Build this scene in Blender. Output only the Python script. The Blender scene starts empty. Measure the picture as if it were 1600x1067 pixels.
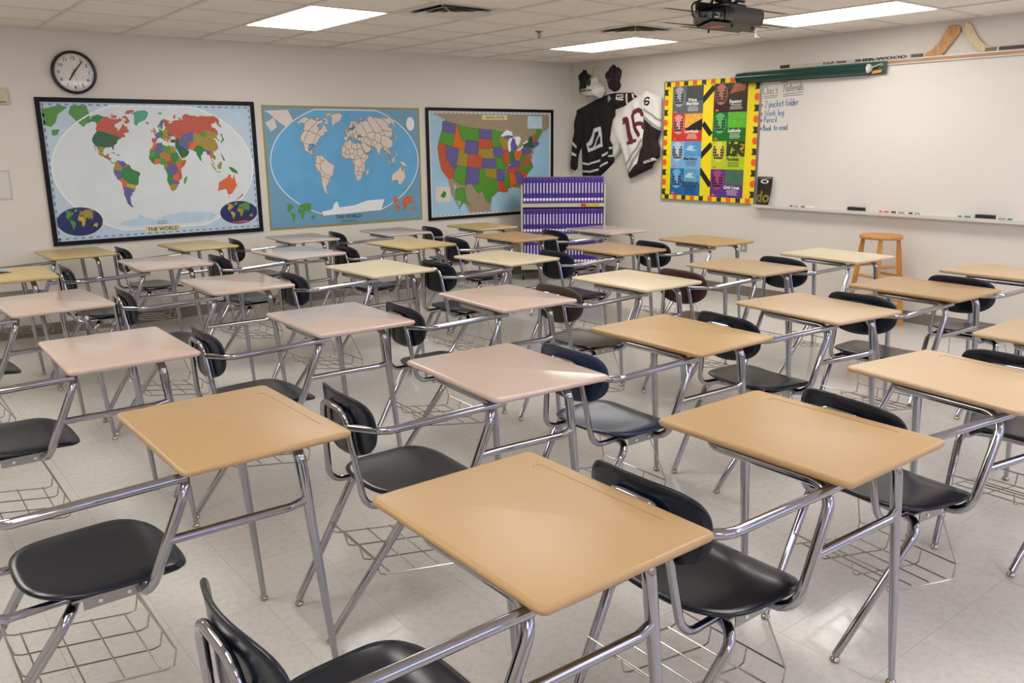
import bpy, bmesh, math, random
from mathutils import Vector, Matrix
from mathutils.geometry import tessellate_polygon, delaunay_2d_cdt
random.seed(7)
SC = bpy.context.scene
COL = SC.collection
PI = math.pi

# ------------------------------------------------------------------ camera, world, exposure
XB, YA, ZC = 7.024, 7.756, 2.43          # whiteboard wall, map wall, ceiling
XL, YF = -1.63, -2.05                    # far sides of the room, behind the camera
F_PX, PITCH, YAW, ROLL, CAM_H = 1306.98, 0.2345, 0.9052, -0.0084, 1.5403
fw = Vector((math.cos(YAW)*math.cos(PITCH), math.sin(YAW)*math.cos(PITCH), -math.sin(PITCH)))
rt = Vector((math.sin(YAW), -math.cos(YAW), 0)); up = rt.cross(fw)
r2 = rt*math.cos(ROLL) + up*math.sin(ROLL); u2 = -rt*math.sin(ROLL) + up*math.cos(ROLL)
cd = bpy.data.cameras.new('camera'); cam = bpy.data.objects.new('camera', cd); COL.objects.link(cam)
cd.sensor_width = 36; cd.lens = F_PX/1600*36; cd.clip_start = 0.02
cam.matrix_world = Matrix(((r2.x, u2.x, -fw.x, 0), (r2.y, u2.y, -fw.y, 0), (r2.z, u2.z, -fw.z, CAM_H), (0, 0, 0, 1)))
SC.camera = cam
W = bpy.data.worlds.new('sky'); SC.world = W; W.use_nodes = True
bg = W.node_tree.nodes['Background']; bg.inputs[0].default_value = (0.5, 0.54, 1.0, 1); bg.inputs[1].default_value = 3.6
SC.view_settings.view_transform = 'Standard'; SC.view_settings.look = 'None'
SC.view_settings.exposure = 0.0; SC.view_settings.gamma = 1.0; SC.view_settings.use_curve_mapping = False
LIGHT_STRENGTH = 10.6

# ------------------------------------------------------------------ materials
def lin(v):
    v /= 255.0
    return v/12.92 if v <= 0.04045 else ((v+0.055)/1.055)**2.4
def rgb(r, g, b): return (lin(r), lin(g), lin(b), 1)
MATS = {}
def mat(name, col, rough=0.5, metal=0.0, spec=0.5, coat=0.0, noise=None, bump=None, emit=None):
    if name in MATS: return MATS[name]
    m = bpy.data.materials.new(name); m.use_nodes = True; nt = m.node_tree; b = nt.nodes['Principled BSDF']
    c = rgb(*col)
    b.inputs['Base Color'].default_value = c; b.inputs['Roughness'].default_value = rough
    b.inputs['Metallic'].default_value = metal; b.inputs['Specular IOR Level'].default_value = spec
    b.inputs['Coat Weight'].default_value = coat
    m.diffuse_color = c
    if noise or bump:
        tc = nt.nodes.new('ShaderNodeNewGeometry')
    if noise:                                   # (scale, amount)
        n = nt.nodes.new('ShaderNodeTexNoise'); n.inputs['Scale'].default_value = noise[0]; n.inputs['Detail'].default_value = 5
        r = nt.nodes.new('ShaderNodeMapRange'); r.inputs['To Min'].default_value = 1-noise[1]; r.inputs['To Max'].default_value = 1+noise[1]
        mx = nt.nodes.new('ShaderNodeVectorMath'); mx.operation = 'SCALE'; mx.inputs[0].default_value = c[:3]
        nt.links.new(tc.outputs['Position'], n.inputs['Vector']); nt.links.new(n.outputs['Fac'], r.inputs['Value'])
        nt.links.new(r.outputs['Result'], mx.inputs['Scale']); nt.links.new(mx.outputs['Vector'], b.inputs['Base Color'])
    if bump:                                    # (scale, strength)
        n2 = nt.nodes.new('ShaderNodeTexNoise'); n2.inputs['Scale'].default_value = bump[0]; n2.inputs['Detail'].default_value = 3
        bp = nt.nodes.new('ShaderNodeBump'); bp.inputs['Strength'].default_value = bump[1]; bp.inputs['Distance'].default_value = 0.002
        nt.links.new(tc.outputs['Position'], n2.inputs['Vector']); nt.links.new(n2.outputs['Fac'], bp.inputs['Height'])
        nt.links.new(bp.outputs['Normal'], b.inputs['Normal'])
    if emit:
        b.inputs['Emission Color'].default_value = rgb(*emit[0]); b.inputs['Emission Strength'].default_value = emit[1]
    MATS[name] = m
    return m
def wood_mat(name, c1, c2, scale=(2, 30, 30), rough=0.4):
    m = bpy.data.materials.new(name); m.use_nodes = True; nt = m.node_tree; b = nt.nodes['Principled BSDF']
    tc = nt.nodes.new('ShaderNodeTexCoord'); mp = nt.nodes.new('ShaderNodeMapping'); mp.inputs['Scale'].default_value = scale
    n = nt.nodes.new('ShaderNodeTexNoise'); n.inputs['Scale'].default_value = 3; n.inputs['Detail'].default_value = 6
    cr = nt.nodes.new('ShaderNodeValToRGB'); cr.color_ramp.elements[0].color = rgb(*c1); cr.color_ramp.elements[1].color = rgb(*c2)
    cr.color_ramp.elements[0].position = 0.35; cr.color_ramp.elements[1].position = 0.65
    nt.links.new(tc.outputs['Object'], mp.inputs['Vector']); nt.links.new(mp.outputs['Vector'], n.inputs['Vector'])
    nt.links.new(n.outputs['Fac'], cr.inputs['Fac']); nt.links.new(cr.outputs['Color'], b.inputs['Base Color'])
    b.inputs['Roughness'].default_value = rough
    return m
def floor_mat(name, island):
    m = bpy.data.materials.new(name); m.use_nodes = True; nt = m.node_tree; b = nt.nodes['Principled BSDF']
    g = nt.nodes.new('ShaderNodeNewGeometry')
    n = nt.nodes.new('ShaderNodeTexNoise'); n.inputs['Scale'].default_value = 38; n.inputs['Detail'].default_value = 6; n.inputs['Roughness'].default_value = 0.7
    n3 = nt.nodes.new('ShaderNodeTexNoise'); n3.inputs['Scale'].default_value = 1.6; n3.inputs['Detail'].default_value = 3
    cr = nt.nodes.new('ShaderNodeValToRGB')
    cr.color_ramp.elements[0].position = 0.3; cr.color_ramp.elements[0].color = rgb(194, 190, 184)
    cr.color_ramp.elements[1].position = 0.55; cr.color_ramp.elements[1].color = rgb(207, 204, 199)
    if island: rnd = g.outputs['Random Per Island']
    else: rnd = nt.nodes.new('ShaderNodeObjectInfo').outputs['Random']
    mr = nt.nodes.new('ShaderNodeMapRange'); mr.inputs['To Min'].default_value = 0.975; mr.inputs['To Max'].default_value = 1.02
    sc = nt.nodes.new('ShaderNodeVectorMath'); sc.operation = 'SCALE'
    nt.links.new(g.outputs['Position'], n.inputs['Vector']); nt.links.new(n.outputs['Fac'], cr.inputs['Fac'])
    nt.links.new(rnd, mr.inputs['Value']); nt.links.new(cr.outputs['Color'], sc.inputs[0]); nt.links.new(mr.outputs['Result'], sc.inputs['Scale'])
    nt.links.new(sc.outputs['Vector'], b.inputs['Base Color'])
    rr = nt.nodes.new('ShaderNodeMapRange'); rr.inputs['To Min'].default_value = 0.07; rr.inputs['To Max'].default_value = 0.22
    nt.links.new(g.outputs['Position'], n3.inputs['Vector']); nt.links.new(n3.outputs['Fac'], rr.inputs['Value']); nt.links.new(rr.outputs['Result'], b.inputs['Roughness'])
    bp = nt.nodes.new('ShaderNodeBump'); bp.inputs['Strength'].default_value = 0.06; bp.inputs['Distance'].default_value = 0.002
    n4 = nt.nodes.new('ShaderNodeTexNoise'); n4.inputs['Scale'].default_value = 9
    nt.links.new(g.outputs['Position'], n4.inputs['Vector']); nt.links.new(n4.outputs['Fac'], bp.inputs['Height']); nt.links.new(bp.outputs['Normal'], b.inputs['Normal'])
    b.inputs['Specular IOR Level'].default_value = 0.5
    return m
def glass_mat(fac=0.08):
    m = bpy.data.materials.new('window_glass'); m.use_nodes = True; nt = m.node_tree
    nt.nodes.remove(nt.nodes['Principled BSDF']); o = nt.nodes['Material Output']
    t = nt.nodes.new('ShaderNodeBsdfTransparent'); g = nt.nodes.new('ShaderNodeBsdfGlossy'); g.inputs['Roughness'].default_value = 0.02
    mx = nt.nodes.new('ShaderNodeMixShader'); mx.inputs[0].default_value = fac
    nt.links.new(t.outputs[0], mx.inputs[1]); nt.links.new(g.outputs[0], mx.inputs[2]); nt.links.new(mx.outputs[0], o.inputs['Surface'])
    return m

CHROME = mat('chrome', (168, 168, 173), 0.06, 1.0)
STEEL = mat('steel', (165, 162, 155), 0.32, 1.0)
WIRE = mat('wire', (186, 183, 176), 0.25, 1.0)
WALLP = mat('wall_paint', (221, 215, 206), 0.55, noise=(3, 0.012), bump=(90, 0.08))
BLACK = mat('black', (14, 14, 16), 0.4)
WHITE = mat('white', (236, 234, 230), 0.5)

# ------------------------------------------------------------------ mesh helpers
def link(name, me, mats, parent=None, smooth=False):
    if not isinstance(mats, (list, tuple)): mats = [mats]
    if len(me.materials) == 0:
        for m in mats: me.materials.append(m)
    if smooth:
        for p in me.polygons: p.use_smooth = True
    o = bpy.data.objects.new(name, me); COL.objects.link(o)
    if parent: o.parent = parent
    return o
def tag(o, label=None, cat=None, group=None, kind=None):
    if label: o['label'] = label
    if cat: o['category'] = cat
    if group: o['group'] = group
    if kind: o['kind'] = kind
    return o
def empty(name, loc=(0, 0, 0), rot=(0, 0, 0)):
    o = bpy.data.objects.new(name, None); COL.objects.link(o); o.empty_display_size = 0.1
    o.location = loc; o.rotation_euler = rot
    return o
def pymesh(name, v, f):
    me = bpy.data.meshes.new(name); me.from_pydata(v, [], f); me.update(); return me
class MB:
    def __init__(s): s.v = []; s.f = []; s.m = []
    def add(s, v, f, mi=0):
        o = len(s.v); s.v += [tuple(p) for p in v]; s.f += [tuple(i+o for i in q) for q in f]; s.m += [mi]*len(f); return s
    def box(s, a, b, mi=0):
        x0, y0, z0 = a; x1, y1, z1 = b
        v = [(x0,y0,z0),(x1,y0,z0),(x1,y1,z0),(x0,y1,z0),(x0,y0,z1),(x1,y0,z1),(x1,y1,z1),(x0,y1,z1)]
        return s.add(v, [(0,3,2,1),(4,5,6,7),(0,1,5,4),(1,2,6,5),(2,3,7,6),(3,0,4,7)], mi)
    def poly(s, pts, z, mi=0):
        tris = tessellate_polygon([[Vector((p[0], p[1], 0)) for p in pts]])
        v = [(p[0], p[1], z) for p in pts]; fs = []
        for t in tris:
            a, b, c = [v[i] for i in t]
            ar = (b[0]-a[0])*(c[1]-a[1])-(b[1]-a[1])*(c[0]-a[0])
            if abs(ar) < 1e-12: continue
            fs.append(t if ar > 0 else (t[0], t[2], t[1]))
        return s.add(v, fs, mi)
    def polyc(s, pts, z, mi=0):               # robust fill for outlines that touch themselves
        vo, eo, fo, _, _, _ = delaunay_2d_cdt([Vector((p[0], p[1])) for p in pts], [], [list(range(len(pts)))], 1, 1e-6)
        fs = []
        for t in fo:
            a, b, c = [vo[i] for i in t[:3]]
            fs.append(tuple(t) if (b.x-a.x)*(c.y-a.y)-(b.y-a.y)*(c.x-a.x) > 0 else tuple(t)[::-1])
        return s.add([(p.x, p.y, z) for p in vo], fs, mi)
    def prism(s, pts, z0, z1, mi=0):
        ar = sum(pts[i][0]*pts[(i+1) % len(pts)][1]-pts[(i+1) % len(pts)][0]*pts[i][1] for i in range(len(pts)))
        if ar < 0: pts = pts[::-1]
        n = len(pts); s.poly(pts, z1, mi)
        tris = tessellate_polygon([[Vector((p[0], p[1], 0)) for p in pts]])
        s.add([(p[0], p[1], z0) for p in pts], [tuple(t) for t in tris], mi)
        v = [(p[0], p[1], z0) for p in pts]+[(p[0], p[1], z1) for p in pts]
        return s.add(v, [(i, (i+1) % n, n+(i+1) % n, n+i) for i in range(n)], mi)
    def tube(s, pts, r, seg=10, fillet=0, mi=0, flat=None):
        v, f = tube_geo(pts, r, seg, fillet); return s.add(v, f, mi)
    def lathe(s, prof, seg=24, mi=0, cx=0, cy=0):
        v = []; f = []
        for (r, z) in prof:
            for k in range(seg):
                a = 2*PI*k/seg; v.append((cx+r*math.cos(a), cy+r*math.sin(a), z))
        for i in range(len(prof)-1):
            for k in range(seg):
                k2 = (k+1) % seg; f.append((i*seg+k, i*seg+k2, (i+1)*seg+k2, (i+1)*seg+k))
        f.append(tuple(range(seg))[::-1]); f.append(tuple((len(prof)-1)*seg+k for k in range(seg)))
        return s.add(v, f, mi)
    def mesh(s, name, bevel=0):
        me = pymesh(name, s.v, s.f)
        for p, mi in zip(me.polygons, s.m): p.material_index = mi
        if bevel:
            bm = bmesh.new(); bm.from_mesh(me); bmesh.ops.bevel(bm, geom=bm.edges[:]+bm.verts[:], offset=bevel, segments=2, affect='EDGES', profile=0.5)
            bm.to_mesh(me); bm.free()
        return me
    def build(s, name, mats, parent=None, smooth=False, bevel=0):
        return link(name, s.mesh(name, bevel), mats, parent, smooth)
def fillet_path(pts, r, n=6):
    pts = [Vector(p) for p in pts]; out = [pts[0]]
    for i in range(1, len(pts)-1):
        a, b, c = pts[i-1], pts[i], pts[i+1]
        d1 = (a-b); d2 = (c-b); l1, l2 = d1.length, d2.length; d1.normalize(); d2.normalize()
        ang = d1.angle(d2)
        if ang > PI-0.02: out.append(b); continue
        t = min(r/math.tan(ang/2), l1*0.48, l2*0.48); rr = t*math.tan(ang/2)
        cen = b+(d1+d2).normalized()*(rr/math.sin(ang/2))
        p1 = b+d1*t-cen; p2 = b+d2*t-cen
        tot = p1.angle(p2)
        for k in range(n+1):
            u = k/n; out.append(cen+(p1*math.sin((1-u)*tot)+p2*math.sin(u*tot))/math.sin(tot))
    out.append(pts[-1]); return out
def tube_geo(pts, r, seg=10, fillet=0):
    P = fillet_path(pts, fillet) if fillet else [Vector(p) for p in pts]
    L = [0]
    for i in range(1, len(P)): L.append(L[-1]+(P[i]-P[i-1]).length)
    def rad(u):
        if not isinstance(r, (list, tuple)): return r
        for (a, ra), (b, rb) in zip(r, r[1:]):
            if u <= b: return ra+(rb-ra)*((u-a)/max(b-a, 1e-9))
        return r[-1][1]
    T = []
    for i in range(len(P)):
        d = (P[min(i+1, len(P)-1)]-P[max(i-1, 0)]); T.append(d.normalized())
    nrm = T[0].orthogonal().normalized(); v = []; f = []
    for i in range(len(P)):
        nrm = (nrm-T[i]*nrm.dot(T[i])).normalized(); bn = T[i].cross(nrm); rr = rad(L[i]/L[-1])
        for k in range(seg):
            a = 2*PI*k/seg; v.append(P[i]+(nrm*math.cos(a)+bn*math.sin(a))*rr)
    for i in range(len(P)-1):
        for k in range(seg):
            k2 = (k+1) % seg; f.append((i*seg+k, i*seg+k2, (i+1)*seg+k2, (i+1)*seg+k))
    f.append(tuple(range(seg))[::-1]); f.append(tuple((len(P)-1)*seg+k for k in range(seg)))
    return v, f
def round_rect(w, h, r, n=5, cx=0, cy=0):
    o = []
    for sx, sy, a0 in ((1, 1, 0), (-1, 1, 90), (-1, -1, 180), (1, -1, 270)):
        for k in range(n+1):
            a = math.radians(a0+90*k/n); o.append((cx+sx*(w/2-r)+r*math.cos(a), cy+sy*(h/2-r)+r*math.sin(a)))
    return o
def ellipse(cx, cy, rx, ry, n=28, a0=0): return [(cx+rx*math.cos(a0+2*PI*k/n), cy+ry*math.sin(a0+2*PI*k/n)) for k in range(n)]
def rect(x0, y0, x1, y1): return [(x0, y0), (x1, y0), (x1, y1), (x0, y1)]
def stroke(pts, w):
    o = []; P = [Vector(p) for p in pts]; Lf = []; Rt = []
    for i, p in enumerate(P):
        d = (P[min(i+1, len(P)-1)]-P[max(i-1, 0)]).normalized(); n = Vector((-d.y, d.x))*w/2
        Lf.append(tuple(p+n)); Rt.append(tuple(p-n))
    return Lf, Rt
def add_stroke(mb, pts, w, z, mi=0):
    Lf, Rt = stroke(pts, w); n = len(pts)
    mb.add([(a[0], a[1], z) for a in Lf]+[(a[0], a[1], z) for a in Rt], [(n+i, n+i+1, i+1, i) for i in range(n-1)], mi)
def inside(p, poly):
    x, y = p; r = False; n = len(poly)
    for i in range(n):
        x1, y1 = poly[i]; x2, y2 = poly[(i+1) % n]
        if (y1 > y) != (y2 > y) and x < (x2-x1)*(y-y1)/(y2-y1)+x1: r = not r
    return r
def segdist(p, a, b):
    ax, ay = a; bx, by = b; dx, dy = bx-ax, by-ay; l = dx*dx+dy*dy
    t = 0 if l == 0 else max(0, min(1, ((p[0]-ax)*dx+(p[1]-ay)*dy)/l))
    return math.hypot(p[0]-ax-t*dx, p[1]-ay-t*dy)
def clip_half(poly, nx, ny, d):           # keep nx*x+ny*y <= d
    o = []; n = len(poly)
    for i in range(n):
        a, b = poly[i], poly[(i+1) % n]; da = nx*a[0]+ny*a[1]-d; db = nx*b[0]+ny*b[1]-d
        if da <= 0: o.append(a)
        if (da < 0 < db) or (db < 0 < da):
            t = da/(da-db); o.append((a[0]+(b[0]-a[0])*t, a[1]+(b[1]-a[1])*t))
    return o
def clip_rect(poly, x0, y0, x1, y1):
    for h in ((-1, 0, -x0), (1, 0, x1), (0, -1, -y0), (0, 1, y1)):
        if len(poly) < 3: return []
        poly = clip_half(poly, *h)
    return poly if len(poly) > 2 else []
def text_geo(s, size, align='CENTER', bold=0.0, sx=1.0):
    cu = bpy.data.curves.new('lettering', 'FONT'); cu.body = s; cu.size = size; cu.align_x = align; cu.offset = bold; cu.resolution_u = 2
    o = bpy.data.objects.new('lettering', cu); COL.objects.link(o)
    dg = bpy.context.evaluated_depsgraph_get(); me = bpy.data.meshes.new_from_object(o.evaluated_get(dg))
    v = [(p.co.x*sx, p.co.y) for p in me.vertices]; f = [tuple(p.vertices) for p in me.polygons]
    bpy.data.objects.remove(o); bpy.data.curves.remove(cu); bpy.data.meshes.remove(me)
    return v, f
def add_text(mb, s, x, y, size, z, mi=0, align='CENTER', bold=0.0, sx=1.0, rot=0):
    v, f = text_geo(s, size, align, bold, sx); c, sn = math.cos(rot), math.sin(rot)
    mb.add([(x+p[0]*c-p[1]*sn, y+p[0]*sn+p[1]*c, z) for p in v], f, mi)
ROT_A = (PI/2, 0, 0)                      # local x right, y up, z out of the map wall
ROT_B = (PI/2, 0, -PI/2)                  # the same on the whiteboard wall

# ------------------------------------------------------------------ room shell
def struct(o): o['kind'] = 'structure'; return o
def solid(name, a, b, m): return struct(MB().box(a, b).build(name, m))
T = 0.15
floor = solid('floor', (XL-T, YF-T, -0.12), (XB+T, YA+T, -0.006), mat('floor_base', (150, 146, 140), 0.6))
ceiling = solid('ceiling', (XL-T, YF-T, ZC+0.03), (XB+T, YA+T, ZC+0.15), mat('ceiling_slab', (120, 118, 112), 0.9))
wall_back = solid('wall_back', (XL-T, YA, -0.006), (XB+T, YA+T, ZC+0.03), WALLP)
wall_right = solid('wall_right', (XB, YF-T, -0.006), (XB+T, YA, ZC+0.03), WALLP)
wall_left = solid('wall_left', (XL-T, YF-T, -0.006), (XL, YA, ZC+0.03), WALLP)
# window wall behind the camera, with three openings
mb = MB(); wins = [(0.2, 2.2), (2.6, 4.6), (5.0, 6.8)]; wz0, wz1 = 0.95, 2.15
mb.box((XL, YF-T, -0.006), (XB, YF, wz0)); mb.box((XL, YF-T, wz1), (XB, YF, ZC+0.03))
xs = [XL]+[a for w in wins for a in w]+[XB]
for i in range(0, len(xs), 2): mb.box((xs[i], YF-T, wz0), (xs[i+1], YF, wz1))
wall_front = struct(mb.build('wall_front', WALLP))
GLASS = glass_mat(); ALU = mat('aluminium', (178, 177, 174), 0.35, 0.9)
for i, (a, b) in enumerate(wins):
    m_ = MB(); e = 0.04
    for q in ((a, wz0, b, wz0+e), (a, wz1-e, b, wz1), (a, wz0+e, a+e, wz1-e), (b-e, wz0+e, b, wz1-e), ((a+b)/2-e/2, wz0+e, (a+b)/2+e/2, wz1-e)):
        m_.box((q[0], YF-0.1, q[1]), (q[2], YF-0.04, q[3]))
    w = struct(m_.build('window_%d' % (i+1), ALU))
    for u, v in ((a+e, (a+b)/2-e/2), ((a+b)/2+e/2, b-e)):
        MB().box((u, YF-0.075, wz0+e), (v, YF-0.069, wz1-e)).build('pane', GLASS, w)
BASEM = mat('baseboard_rubber', (122, 114, 107), 0.5)
struct(MB().box((XL+0.008, YA-0.008, 0), (XB-0.008, YA, 0.1)).build('baseboard_back', BASEM))
struct(MB().box((XB-0.008, YF, 0), (XB, YA, 0.1)).build('baseboard_right', BASEM))
struct(MB().box((XL, YF, 0), (XL+0.008, YA, 0.1)).build('baseboard_left', BASEM))
struct(MB().box((XL+0.008, YF, 0), (XB-0.008, YF+0.008, 0.1)).build('baseboard_front', BASEM))

# floor tiles: the 300 nearest in view one by one, the rest as one field
def project(p):
    d = Vector(p)-Vector((0, 0, CAM_H)); z = d.dot(fw)
    if z < 0.1: return None
    return 800+F_PX*d.dot(r2)/z, 533.5-F_PX*d.dot(u2)/z, z
FT = 0.3048; tiles = []; nx = int((XB-XL)/FT)+1; ny = int((YA-YF)/FT)+1
for i in range(nx):
    for j in range(ny):
        x1 = XB-i*FT; x0 = max(x1-FT, XL); y1 = YA-j*FT; y0 = max(y1-FT, YF)
        if x1-x0 < 0.02 or y1-y0 < 0.02: continue
        full = x1-x0 > FT-1e-4 and y1-y0 > FT-1e-4
        q = project(((x0+x1)/2, (y0+y1)/2, 0)); vis = q and -60 < q[0] < 1660 and -60 < q[1] < 1140
        tiles.append((q[2] if (vis and full) else 99, x0, x1, y0, y1))
tiles.sort(); FM1 = floor_mat('vinyl_tile', False); FM2 = floor_mat('vinyl_tile_field', True)
g = 0.0004; hb = FT/2-g
tme = MB().box((-hb, -hb, -0.006), (hb, hb, 0)).mesh('floor_tile'); fb = MB()
for k, (d, x0, x1, y0, y1) in enumerate(tiles):
    if k < 300 and d < 90:
        o = link('floor_tile', tme, FM1, floor); o.location = ((x0+x1)/2, (y0+y1)/2, 0)
    else: fb.box((x0+g, y0+g, -0.006), (x1-g, y1-g, 0))
tag(fb.build('floor_tile_field', FM2, floor), kind='stuff')

# ceiling grid: 2 x 2 tiles, T-bars, light panels, diffusers
GX = [2.615+0.619*k for k in range(-7, 8)]; GX = [x for x in GX if XL+0.1 < x < XB-0.1]
GY = [5.475+0.60*k for k in range(-13, 4)]; GY = [y for y in GY if YF+0.1 < y < YA-0.1]
CX = [XL]+GX+[XB]; CY = [YF]+GY+[YA]
lights = [(x, y) for x in (-0.48, 2.615, 5.71) for y in (-1.725, 0.675, 3.075, 5.475)]
vents = [(3.234, 4.875), (5.091, 4.875)]
CT = mat('ceiling_tile', (245, 239, 229), 0.85, noise=(60, 0.03), bump=(220, 0.5)); TB = mat('tee_bar', (222, 215, 204), 0.5)
used = set()
for (x, y) in lights: used |= {(round(x, 1), round(y, 1)), (round(x, 1), round(y+0.60, 1))}
for (x, y) in vents: used.add((round(x, 1), round(y, 1)))
cache = {}
for i in range(len(CX)-1):
    for j in range(len(CY)-1):
        if (round(CX[i], 1), round(CY[j], 1)) in used: continue
        w, h = round(CX[i+1]-CX[i], 3), round(CY[j+1]-CY[j], 3)
        if (w, h) not in cache: cache[(w, h)] = MB().box((-w/2, -h/2, 0.008), (w/2, h/2, 0.024)).mesh('ceiling_tile')
        o = link('ceiling_tile', cache[(w, h)], CT, ceiling); o.location = ((CX[i]+CX[i+1])/2, (CY[j]+CY[j+1])/2, ZC)
lx = set(round(x+0.315, 2) for x, y in lights)
for x in GX: MB().box((x-0.012, YF, ZC), (x+0.012, YA, ZC+0.008)).build('tee_bar', TB, ceiling)
for y in GY:
    cut = [(lxx, lxx+0.619) for (lxx, ly) in lights if abs(ly+0.60-y) < 0.05]
    a = XL
    for c0, c1 in sorted(cut)+[(XB, XB)]:
        if c0-a > 0.02: MB().box((a, y-0.012, ZC+0.0005), (c0, y+0.012, ZC+0.008)).build('tee_bar', TB, ceiling)
        a = c1
MB().box((XL, YA-0.022, ZC-0.001), (XB, YA, ZC+0.008)).build('wall_angle', TB, ceiling)
MB().box((XB-0.022, YF, ZC-0.001), (XB, YA-0.022, ZC+0.008)).build('wall_angle', TB, ceiling)
DIF = mat('light_diffuser', (255, 255, 255), 0.5, emit=((255, 251, 244), LIGHT_STRENGTH))
LN = {(2.615, 5.475): 'recessed ceiling light panel above the large bordered world map',
      (5.71, 5.475): 'recessed ceiling light panel nearest the jersey corner beside a square vent',
      (5.71, 3.075): 'recessed ceiling light panel beside the projector above the whiteboard'}
fr = MB()
for q in ((0, 0, 0.619, 0.02), (0, 1.18, 0.619, 1.2), (0, 0.02, 0.02, 1.18), (0.599, 0.02, 0.619, 1.18)): fr.box((q[0], q[1], 0.001), (q[2], q[3], 0.02))
fme = fr.mesh('light_frame'); dme = MB().box((0.02, 0.02, 0.006), (0.599, 1.18, 0.014)).mesh('diffuser')
for (x, y) in lights:
    e = empty('ceiling_light', (x, y, ZC)); k = (x, y)
    tag(e, LN.get(k, 'recessed ceiling light panel in the part of the ceiling over the window side'), 'light', 'ceiling light panels')
    link('light_frame', fme, TB, e); link('diffuser', dme, DIF, e)
VD = mat('vent_dark', (112, 110, 104), 0.6); VW = mat('vent_white', (226, 222, 212), 0.45)
for (x, y), lb in zip(vents, ('square ceiling air diffuser beside the light panel over the world maps', 'square ceiling air diffuser between the projector and the corner light panel')):
    e = empty('ceiling_vent', (x+0.3095, y+0.3, ZC)); tag(e, lb, 'vent', 'ceiling air diffusers')
    MB().box((-0.3, -0.29, 0.012), (0.3, 0.29, 0.02)).build('backing', VD, e)
    for k, (ro, ri, zo, zi) in enumerate(((0.298, 0.225, -0.001, 0.006), (0.205, 0.14, -0.008, 0.006), (0.12, 0.065, -0.008, 0.006), (0.045, 0.0, -0.008, -0.004))):
        v = [(sx*ro, sy*ro*0.97, zo) for sx, sy in ((-1,-1),(1,-1),(1,1),(-1,1))]+[(sx*ri, sy*ri*0.97, zi) for sx, sy in ((-1,-1),(1,-1),(1,1),(-1,1))]
        v += [(a, b, c+0.003) for a, b, c in v]
        f = [(i, i+4, (i+1) % 4+4, (i+1) % 4) for i in range(4)]+[(i+8, (i+1) % 4+8, (i+1) % 4+12, i+12) for i in range(4)]
        if ri == 0: f = [(0, 3, 2, 1), (8, 9, 10, 11), (0, 1, 9, 8), (1, 2, 10, 9), (2, 3, 11, 10), (3, 0, 8, 11)]; v = v[:12]
        link('louver', pymesh('louver', v, f), VW, e)
    for sx, sy in ((-1, -1), (1, 1), (-1, 1), (1, -1)):
        MB().tube([(0.045*sx, 0.045*sy, -0.002), (0.26*sx, 0.25*sy, 0.008)], 0.004, 6).build('brace', VW, e)
e = tag(empty('fire_sprinkler', (4.77, 5.67, ZC)), 'small pendant fire sprinkler head between the two square vents', 'sprinkler')
MB().lathe([(0.035, 0.0075), (0.035, 0.004), (0.02, -0.004), (0.012, -0.012)], 16).build('escutcheon', STEEL, e)
s = MB(); s.tube([(0.0, 0, -0.01), (0, 0, -0.05)], 0.006, 8); s.tube([(-0.018, 0, -0.012), (-0.02, 0, -0.03), (0, 0, -0.046)], 0.003, 6); s.tube([(0.018, 0, -0.012), (0.02, 0, -0.03), (0, 0, -0.046)], 0.003, 6)
s.build('frame_arms', STEEL, e); MB().lathe([(0.022, -0.05), (0.022, -0.053)], 16).build('deflector', STEEL, e)

# ------------------------------------------------------------------ desks with attached chairs
TOPM = {}
for n, c in dict(tan=(184, 151, 106), lighttan=(196, 170, 136), cream=(212, 197, 167), pink=(203, 181, 168), yellow=(198, 174, 122), rose=(204, 187, 178)).items():
    TOPM[n] = mat('desktop_'+n, c, {'pink': 0.15, 'rose': 0.09}.get(n, 0.36), spec=0.4, noise=(6, 0.02))
GROOVE = mat('groove', (150, 112, 66), 0.4)
SEATM = dict(navy=mat('seat_navy', (9, 18, 34), 0.24, spec=0.45), blue=mat('seat_blue', (26, 42, 70), 0.27), brown=mat('seat_brown', (62, 55, 45), 0.35), maroon=mat('seat_maroon', (62, 28, 30), 0.3))
GLIDE = mat('glide', (176, 166, 154), 0.2, 1.0)
DW, DD, DZ = 0.622, 0.480, 0.745
def desktop_mesh():
    # rounded slab with a soft edge: stacked outlines
    v = []; f = []; N = None
    prof = [(0.016, -0.022), (0.004, -0.018), (0.0, -0.011), (0.001, -0.005), (0.005, -0.001), (0.011, 0.0)]
    for ins, z in prof:
        o = round_rect(DD-2*ins, DW-2*ins, 0.021-ins*0.6, 6); N = len(o); v += [(a, b, DZ+z) for a, b in o]
    for i in range(len(prof)-1):
        for k in range(N): f.append((i*N+k, i*N+(k+1) % N, (i+1)*N+(k+1) % N, (i+1)*N+k))
    f.append(tuple(range(N))[::-1]); f.append(tuple((len(prof)-1)*N+k for k in range(N)))
    return pymesh('desktop', v, f)
def smooth_auto(me, ang=40):
    for p in me.polygons: p.use_smooth = True
    bm = bmesh.new(); bm.from_mesh(me)
    for e in bm.edges:
        if len(e.link_faces) == 2 and e.calc_face_angle(0) > math.radians(ang): e.smooth = False
    bm.to_mesh(me); bm.free(); return me
YC = -0.012                                  # the chair's own centre line
def sq2disc(u, v, p=3.2):                   # square grid to rounded (superellipse) outline
    m = max(abs(u), abs(v))
    if m < 1e-6: return 0, 0
    r = (abs(u)**p+abs(v)**p)**(1/p); k = m/r
    return u*k, v*k
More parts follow.
